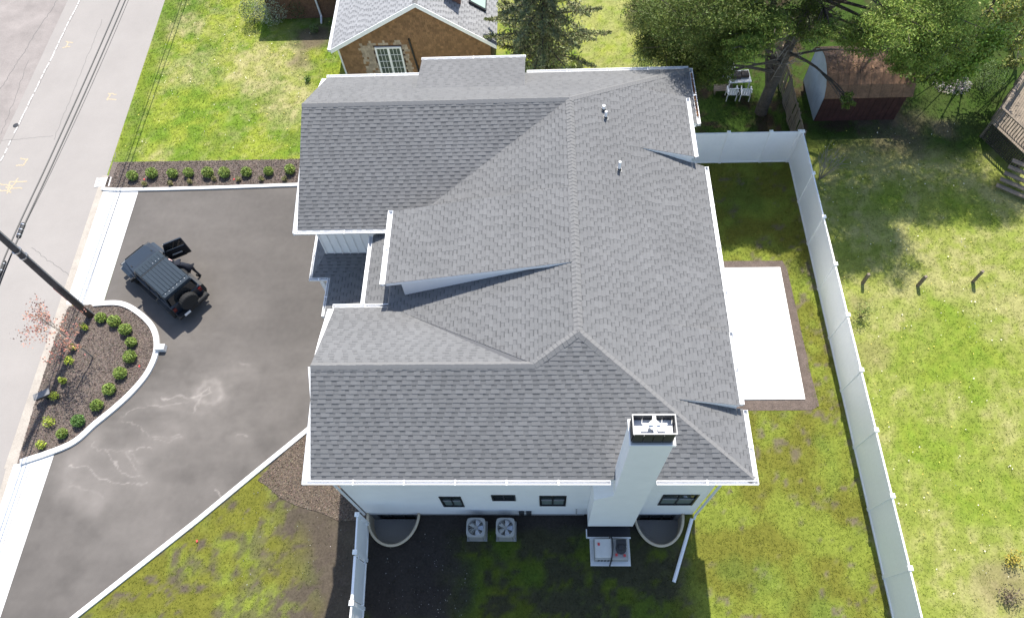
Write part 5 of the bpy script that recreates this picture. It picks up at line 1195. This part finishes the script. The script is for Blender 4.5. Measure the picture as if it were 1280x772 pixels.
# lower body tub: hull with open right front door hole
def hull(name, sec, m_, parent=car, bevel=0):
    """sec: list of (x, halfwidth_bottom, halfwidth_top, z0, z1)"""
    b = MB(); n = len(sec)
    for (x, wb, wt, z0, z1) in sec: b.v += [(x, -wb, z0), (x, wb, z0), (x, wt, z1), (x, -wt, z1)]
    for i in range(n - 1):
        for k in range(4): b.f.append((i * 4 + k, i * 4 + (k + 1) % 4, i * 4 + 4 + (k + 1) % 4, i * 4 + 4 + k))
    b.f += [(3, 2, 1, 0), (4 * n - 4, 4 * n - 3, 4 * n - 2, 4 * n - 1)]; b.c = [(1, 1, 1)] * len(b.v); b.m = [0] * len(b.f)
    return b.build(name, m_, parent, bevel=bevel)
hull('body', [(-2.02, .74, .76, .5, 1.12), (-1.95, .78, .78, .48, 1.16), (.42, .78, .78, .48, 1.16), (.56, .76, .74, .48, 1.14)], PAINT, bevel=.025)
hull('hood', [(.54, .7, .7, .62, 1.13), (1.1, .66, .66, .62, 1.11), (1.78, .58, .56, .62, 1.03), (1.86, .57, .52, .62, .98)], PAINT, bevel=.03)
hull('grille', [(1.862, .58, .52, .55, 1.0), (1.93, .57, .5, .55, .97)], BLK, bevel=.015)
for k in range(7): b = MB(); b.box(1.932, 1.945, -.3 + k * .1 - .022, -.3 + k * .1 + .022, .66, .92); cpart(b, 'grille_slot', PAINT)
for s_ in (-1, 1):
    b = MB(); b.lathe((1.93, s_ * .44, .84), [(.1, 0), (.1, .03), (.06, .045)], 14, 'x'); cpart(b, 'headlight', LAMP)
    # front flares: flat topped, sloping outwards
    b = MB(); b.prism([(.82, s_ * .6, .62), (.82, s_ * .6, .93), (1.0, s_ * .6, 1.0), (1.78, s_ * .56, .98), (1.98, s_ * .56, .84), (1.98, s_ * .56, .74), (1.84, s_ * .56, .9), (1.1, s_ * .6, .92), (.92, s_ * .6, .62)], (0, s_ * .2, -.02)); b.prism([(.9, s_ * .8, .64), (.92, s_ * .8, .9), (1.05, s_ * .78, .972), (1.7, s_ * .76, .955), (1.84, s_ * .76, .84), (1.8, s_ * .76, .78), (1.68, s_ * .76, .86), (1.15, s_ * .78, .88)], (0, s_ * .15, -.07)); cpart(b, 'front_fender', PAINT)
    b = MB(); b.prism([(-2.0, s_ * .78, .6), (-1.9, s_ * .78, .92), (-1.7, s_ * .78, 1.0), (-1.05, s_ * .78, 1.0), (-.86, s_ * .78, .86), (-.8, s_ * .78, .55), (-.9, s_ * .78, .55), (-1.05, s_ * .78, .9), (-1.75, s_ * .78, .9), (-1.9, s_ * .78, .6)], (0, s_ * .14, -.03)); cpart(b, 'rear_fender', BLK, bevel=.012)
    b = MB(); b.box(-.75, .85, s_ * .86 - .07, s_ * .86 + .07, .36, .44, bev=.02); cpart(b, 'side_step', BLK)
    b = MB(); b.box(-2.075, -2.03, s_ * .68 - .07, s_ * .68 + .07, .82, 1.04, bev=.01); cpart(b, 'tail_light', TAIL)
    b = MB(); b.box(-.5, -.44, s_ * .782, s_ * .795, .55, 1.12) if s_ > 0 else b.box(-.5, -.44, -.795, -.782, .55, 1.12); cpart(b, 'door_seam', BLK)
    b = MB(); (b.box(-1.3, -1.27, .782, .79, .55, 1.12) if s_ > 0 else b.box(-1.3, -1.27, -.79, -.782, .55, 1.12)); cpart(b, 'door_seam', BLK)
    for x_ in ((-.38, -1.15) if s_ > 0 else (-1.15,)): b = MB(); b.box(x_ - .09, x_ + .09, s_ * .81 - .018, s_ * .81 + .018, .96, 1.0); cpart(b, 'door_handle', BLK)
b = MB(); b.box(2.0, 2.2, -.78, .78, .48, .66, bev=.04); cpart(b, 'front_bumper', BLK)
b = MB(); b.box(-2.3, -2.06, -.8, .8, .46, .64, bev=.04); cpart(b, 'rear_bumper', BLK)
b = MB(); b.box(-2.32, -2.302, .25, .55, .5, .63); cpart(b, 'number_plate', GUTW)
b = MB(); b.tube([(2.22, -.2, .62), (2.24, -.2, .5), (2.24, -.1, .5)], .02, 6); b.tube([(2.22, .3, .62), (2.24, .3, .5), (2.24, .4, .5)], .02, 6); cpart(b, 'tow_hook', METG)
# windscreen and glasshouse
b = MB(); b.prism([(.56, -.68, 1.15), (.56, .68, 1.15), (.3, .62, 1.68), (.3, -.62, 1.68)], (.02, 0, .015)); cpart(b, 'windscreen', CGL)
for s_ in (-1, 1): b = MB(); b.beam((.56, s_ * .71, 1.13), (.29, s_ * .65, 1.72), .07, .06); cpart(b, 'windscreen_pillar', PAINT)
b = MB(); b.beam((.6, -.74, 1.145), (.6, .74, 1.145), .07, .03); cpart(b, 'cowl', BLK)
for y_ in (-.3, .25): b = MB(); b.tube([(.62, y_, 1.17), (.56, y_ + .35, 1.21)], .01, 5); cpart(b, 'wiper', BLK)
TW = .66
hull('hardtop', [(-1.93, .7, .63, 1.62, 1.79), (-1.85, .7, TW, 1.64, 1.82), (.2, .68, TW - .02, 1.7, 1.84), (.34, .66, .61, 1.68, 1.78)], TOPM, bevel=.02)
for k in range(8):
    y_ = -.56 + k * .16; b = MB(); b.box(-1.75, -.32, y_ - .06, y_ + .06, 1.82, 1.85, bev=.008); b.box(-.22, .16, y_ - .06, y_ + .06, 1.826, 1.856, bev=.008); cpart(b, 'roof_rib', TOPM)
b = MB(); b.box(-.285, -.26, -.64, .64, 1.825, 1.848); cpart(b, 'roof_seam', BLK)
for k in range(6): b = MB(); b.lathe((-1.82, -.5 + k * .2, 1.83), [(.018, 0), (.012, .02)], 8); cpart(b, 'roof_bolt', LAMP)
for y_ in (-.4, -.25, -.1): b = MB(); b.lathe((-.12, y_, 1.85), [(.016, 0), (.01, .02)], 8); cpart(b, 'roof_bolt', LAMP)
# side glass: left full; right rear only (front door is open)
def sideglass(x0, x1, s_, m_=CGL, nm='side_window'):
    b = MB(); b.prism([(x0, s_ * .735, 1.18), (x1, s_ * .735, 1.18), (x1 - .02, s_ * .685, 1.63), (x0, s_ * .685, 1.63)], (0, -s_ * .015, 0)); return cpart(b, nm, m_)
sideglass(-.4, .44, 1); sideglass(-1.2, -.5, 1); sideglass(-1.88, -1.28, 1); sideglass(-1.2, -.5, -1); sideglass(-1.88, -1.28, -1)
for s_ in (-1, 1):
    for x_ in (-1.91, -1.24, -.45): b = MB(); b.beam((x_, s_ * .74, 1.14), (x_, s_ * .685, 1.68), .05, .05, (1, 0, 0)); cpart(b, 'window_pillar', TOPM)
b = MB(); b.prism([(-2.0, -.66, 1.18), (-2.0, .66, 1.18), (-1.94, .6, 1.62), (-1.94, -.6, 1.62)], (.015, 0, 0)); cpart(b, 'rear_window', CGL)
b = MB(); b.box(-.55, .5, -.79, -.72, .6, 1.18); cpart(b, 'door_opening', SEAT)
b = MB(); b.box(-.4, .0, -.6, -.1, .75, .9, bev=.03); b.box(-.5, -.36, -.6, -.1, .8, 1.4, bev=.03); cpart(b, 'seat', SEAT)
# wheels
def wheel(x, y, z, r, w, axis, nm='wheel', steer=0):
    h = empty(nm, (x, y, z)); h.parent = car
    if axis == 'x': h.rotation_euler = (0, 0, math.pi / 2)
    b = MB(); b.lathe((0, 0, 0), [(r * .62, -w / 2), (r * .93, -w / 2), (r, -w * .36), (r, w * .36), (r * .93, w / 2), (r * .62, w / 2)], 26, 'y'); b.build('tyre', RUB, h, smooth=False)
    b = MB()
    for k in range(20): 
        t = 2 * math.pi * k / 20; M_ = Matrix.Rotation(t, 4, 'Y'); b.box(-.025, .025, -w * .42, w * .42, r - .004, r + .012, M_)
    b.build('tread', RUB, h)
    b = MB(); b.lathe((0, 0, 0), [(r * .62, -w * .4), (r * .6, w * .4)], 20, 'y'); b.lathe((0, 0, 0), [(.07, -w * .47), (.07, w * .47)], 12, 'y'); b.build('rim', BLK, h)
    for k in range(5):
        t = 2 * math.pi * k / 5; M_ = Matrix.Rotation(t, 4, 'Y'); b = MB(); b.box(-.035, .035, w * .38, w * .46, .05, r * .6, M_); b.box(-.035, .035, -w * .46, -w * .38, .05, r * .6, M_); b.build('spoke', METD, h)
    return h
for x_ in (1.42, -1.42):
    for s_ in (-1, 1): wheel(x_, s_ * .78, .41, .41, .27, 'y')
wheel(-2.2, .02, 1.02, .4, .25, 'x', 'spare_wheel')
b = MB(); b.box(-2.08, -2.03, -.1, .15, .85, 1.2); cpart(b, 'spare_carrier', BLK)
b = MB(); b.box(.44, .54, .84, 1.04, 1.12, 1.3, bev=.03); b.beam((.48, .78, 1.2), (.48, .86, 1.2), .05, .05); cpart(b, 'mirror', BLK)
for (x_, y_) in ((1.2, .54), (1.2, -.54)): b = MB(); b.box(x_ - .05, x_ + .05, y_ - .02, y_ + .02, 1.1, 1.13); cpart(b, 'hood_latch', BLK)
b = MB(); b.box(.75, .95, -.45, -.25, 1.12, 1.135); b.box(.72, .82, .25, .33, 1.12, 1.13); cpart(b, 'hood_vent', BLK)
# open right front door
dr = empty('door', (.58, -.82, 0), math.radians(66)); dr.parent = car
b = MB(); b.prism([(0, 0, .55), (-1.0, 0, .55), (-1.0, 0, 1.17), (0, 0, 1.17)], (0, -.07, 0)); b.build('door_skin', PAINT, dr, bevel=.012)
b = MB(); b.prism([(-.04, .03, .6), (-.96, .03, .6), (-.96, .03, 1.14), (-.04, .03, 1.14)], (0, -.028, 0)); b.build('door_card', SEAT, dr)
b = MB(); b.box(-.7, -.25, .032, .09, .86, .92, bev=.01); b.build('armrest', METG, dr); b = MB(); b.box(-.8, -.15, .032, .1, .62, .74, bev=.01); b.build('door_pocket', BLK, dr)
b = MB()
for a, c in (((-.06, -.03, 1.17), (-.2, -.01, 1.66)), ((-.2, -.01, 1.66), (-.97, -.01, 1.66)), ((-.97, -.03, 1.17), (-.97, -.01, 1.66))): b.beam(a, c, .06, .06)
b.build('door_frame', PAINT, dr)
b = MB(); b.prism([(-.08, -.02, 1.19), (-.94, -.02, 1.19), (-.94, -.005, 1.64), (-.22, -.005, 1.64)], (0, -.01, 0)); b.build('door_glass', CGL, dr)
b = MB(); b.box(-.16, -.05, -.3, -.09, 1.1, 1.28, bev=.03); b.build('mirror', BLK, dr)
# ================================================================= the person at the door
SKIN = mat('skin', (.55, .33, .25), .6); CLOTH = mat('navy_clothes', (.015, .018, .028), .9); HAIR = mat('light_hair', (.45, .33, .22), .8, noise=(40, .3)); SHOE = mat('shoe', (.02, .02, .02), .6)
ps = empty('person', (0, 0, 0), 0, 'person in dark navy clothes bending into the open door of the parked car', 'person')
M_ = car.matrix_world if 0 else (Matrix.Translation((-17.66, 16.78, .014)) @ Matrix.Rotation(math.radians(141), 4, 'Z'))
ps.matrix_world = M_ @ Matrix.Translation((-.78, -1.12, 0)) @ Matrix.Rotation(math.radians(20), 4, 'Z')   # x forward (car), y towards the car
def skin(name, pts, edges, radii, m_, root=0, par=ps, sub=2):
    me = bpy.data.meshes.new(name); me.from_pydata([tuple(p) for p in pts], edges, []); me.materials.append(m_)
    o = link(bpy.data.objects.new(name, me), par); md = o.modifiers.new('skin', 'SKIN'); md.use_smooth_shade = True
    if not me.skin_vertices: 
        import bpy as _b
        a = me.attributes  # skin layer is added with the modifier in the UI only
        bm = bmesh.new(); bm.from_mesh(me); bm.verts.layers.skin.verify(); bm.to_mesh(me); bm.free()
    for i, r in enumerate(radii): me.skin_vertices[0].data[i].radius = (r, r) if not hasattr(r, '__len__') else r
    for i in range(len(pts)): me.skin_vertices[0].data[i].use_root = (i == root)
    sb = o.modifiers.new('sub', 'SUBSURF'); sb.levels = sub; sb.render_levels = sub
    return o
# pelvis .92 high, torso leaning forward into the car
pts = [(0, 0, .93), (.12, .05, 1.1), (.27, .12, 1.27), (.4, .18, 1.38), (.47, .21, 1.45), (.55, .24, 1.52), (.6, .26, 1.6),       # pelvis, waist, chest, shoulders, neck, head
       (-.0, -.1, .88), (.05, -.13, .5), (-.06, -.14, .1), (.08, -.15, .05),        # right leg
       (-.0, .1, .88), (.16, .12, .5), (.06, .12, .1), (.2, .13, .05),
       (.34, -.05, 1.36), (.5, -.14, 1.14), (.7, -.02, 1.08), (.76, .02, 1.08),
       (.32, .36, 1.36), (.5, .46, 1.18), (.72, .5, 1.12), (.79, .5, 1.12)]
edges = [(0, 1), (1, 2), (2, 3), (3, 4), (4, 5), (5, 6), (0, 7), (7, 8), (8, 9), (9, 10), (0, 11), (11, 12), (12, 13), (13, 14), (3, 15), (15, 16), (16, 17), (17, 18), (3, 19), (19, 20), (20, 21), (21, 22)]
rad = [.15, .135, .16, .13, .055, .075, .09, .095, .062, .045, .04, .095, .062, .045, .04, .06, .045, .032, .03, .06, .045, .032, .03]
body = skin('body', pts, edges, rad, CLOTH)
hd = empty('head', (.57, .25, 1.57)); hd.parent = ps; hd.rotation_euler = (0, math.radians(35), math.radians(24))
b = MB(); b.lathe((0, 0, 0), [(.035, -.13), (.062, -.09), (.078, -.03), (.082, .03), (.07, .085), (.035, .115)], 16); b.lathe((.088, 0, -.02), [(.012, -.02), (.016, 0), (.006, .03)], 8); b.box(.07, .082, -.022, .022, -.065, -.058)
for s_ in (-1, 1): b.lathe((.07, s_ * .032, .01), [(.006, -.008), (.011, 0), (.006, .008)], 8); b.lathe((0, s_ * .083, -.01), [(.01, -.03), (.016, 0), (.012, .03)], 6)
b.build('face', SKIN, hd, smooth=True)
b = MB(); b.lathe((-.018, 0, .01), [(.06, -.1), (.085, -.04), (.09, .03), (.08, .09), (.045, .125), (.01, .132)], 16); b.build('hair', mat('pink_cap', (.62, .42, .4), .8, noise=(30, .15)), hd, smooth=True)
for base_, d_ in (((.77, .03, 1.08), (1, .35)), ((.8, .5, 1.12), (1, 0))):
    P = [base_]; E_ = []; R_ = [.028]; bx = Vector(base_); f = Vector((d_[0], d_[1], -.15)).normalized(); sd_ = f.cross(Vector((0, 0, 1))).normalized()
    P.append(bx + f * .06); R_.append(.03); E_.append((0, 1))
    for j, L in enumerate((.07, .08, .075, .06)):
        r0 = bx + f * .07 + sd_ * (j - 1.5) * .02; k = len(P); P += [r0, r0 + f * L * .5, r0 + f * L + Vector((0, 0, -.03))]; R_ += [.011, .009, .007]; E_ += [(1, k), (k, k + 1), (k + 1, k + 2)]
    r0 = bx + f * .02 - sd_ * .03; k = len(P); P += [r0, r0 + f * .04 - sd_ * .02, r0 + f * .07 - sd_ * .02]; R_ += [.012, .01, .008]; E_ += [(0, k), (k, k + 1), (k + 1, k + 2)]
    skin('hand', P, E_, R_, SKIN, sub=1)
for (x, y) in ((.05, -.15), (.17, .13)): b = MB(); b.box(-.12, .14, -.045, .045, 0, .08, bev=.02); o = b.build('shoe', SHOE, ps); o.location = (x, y, 0)
car.scale = (1.035, 1.035, 1.035)
# ---- tidy: stray datablocks
for o in list(COL.objects):
    if o.type == 'MESH' and len(o.data.vertices) == 0: bpy.data.objects.remove(o)
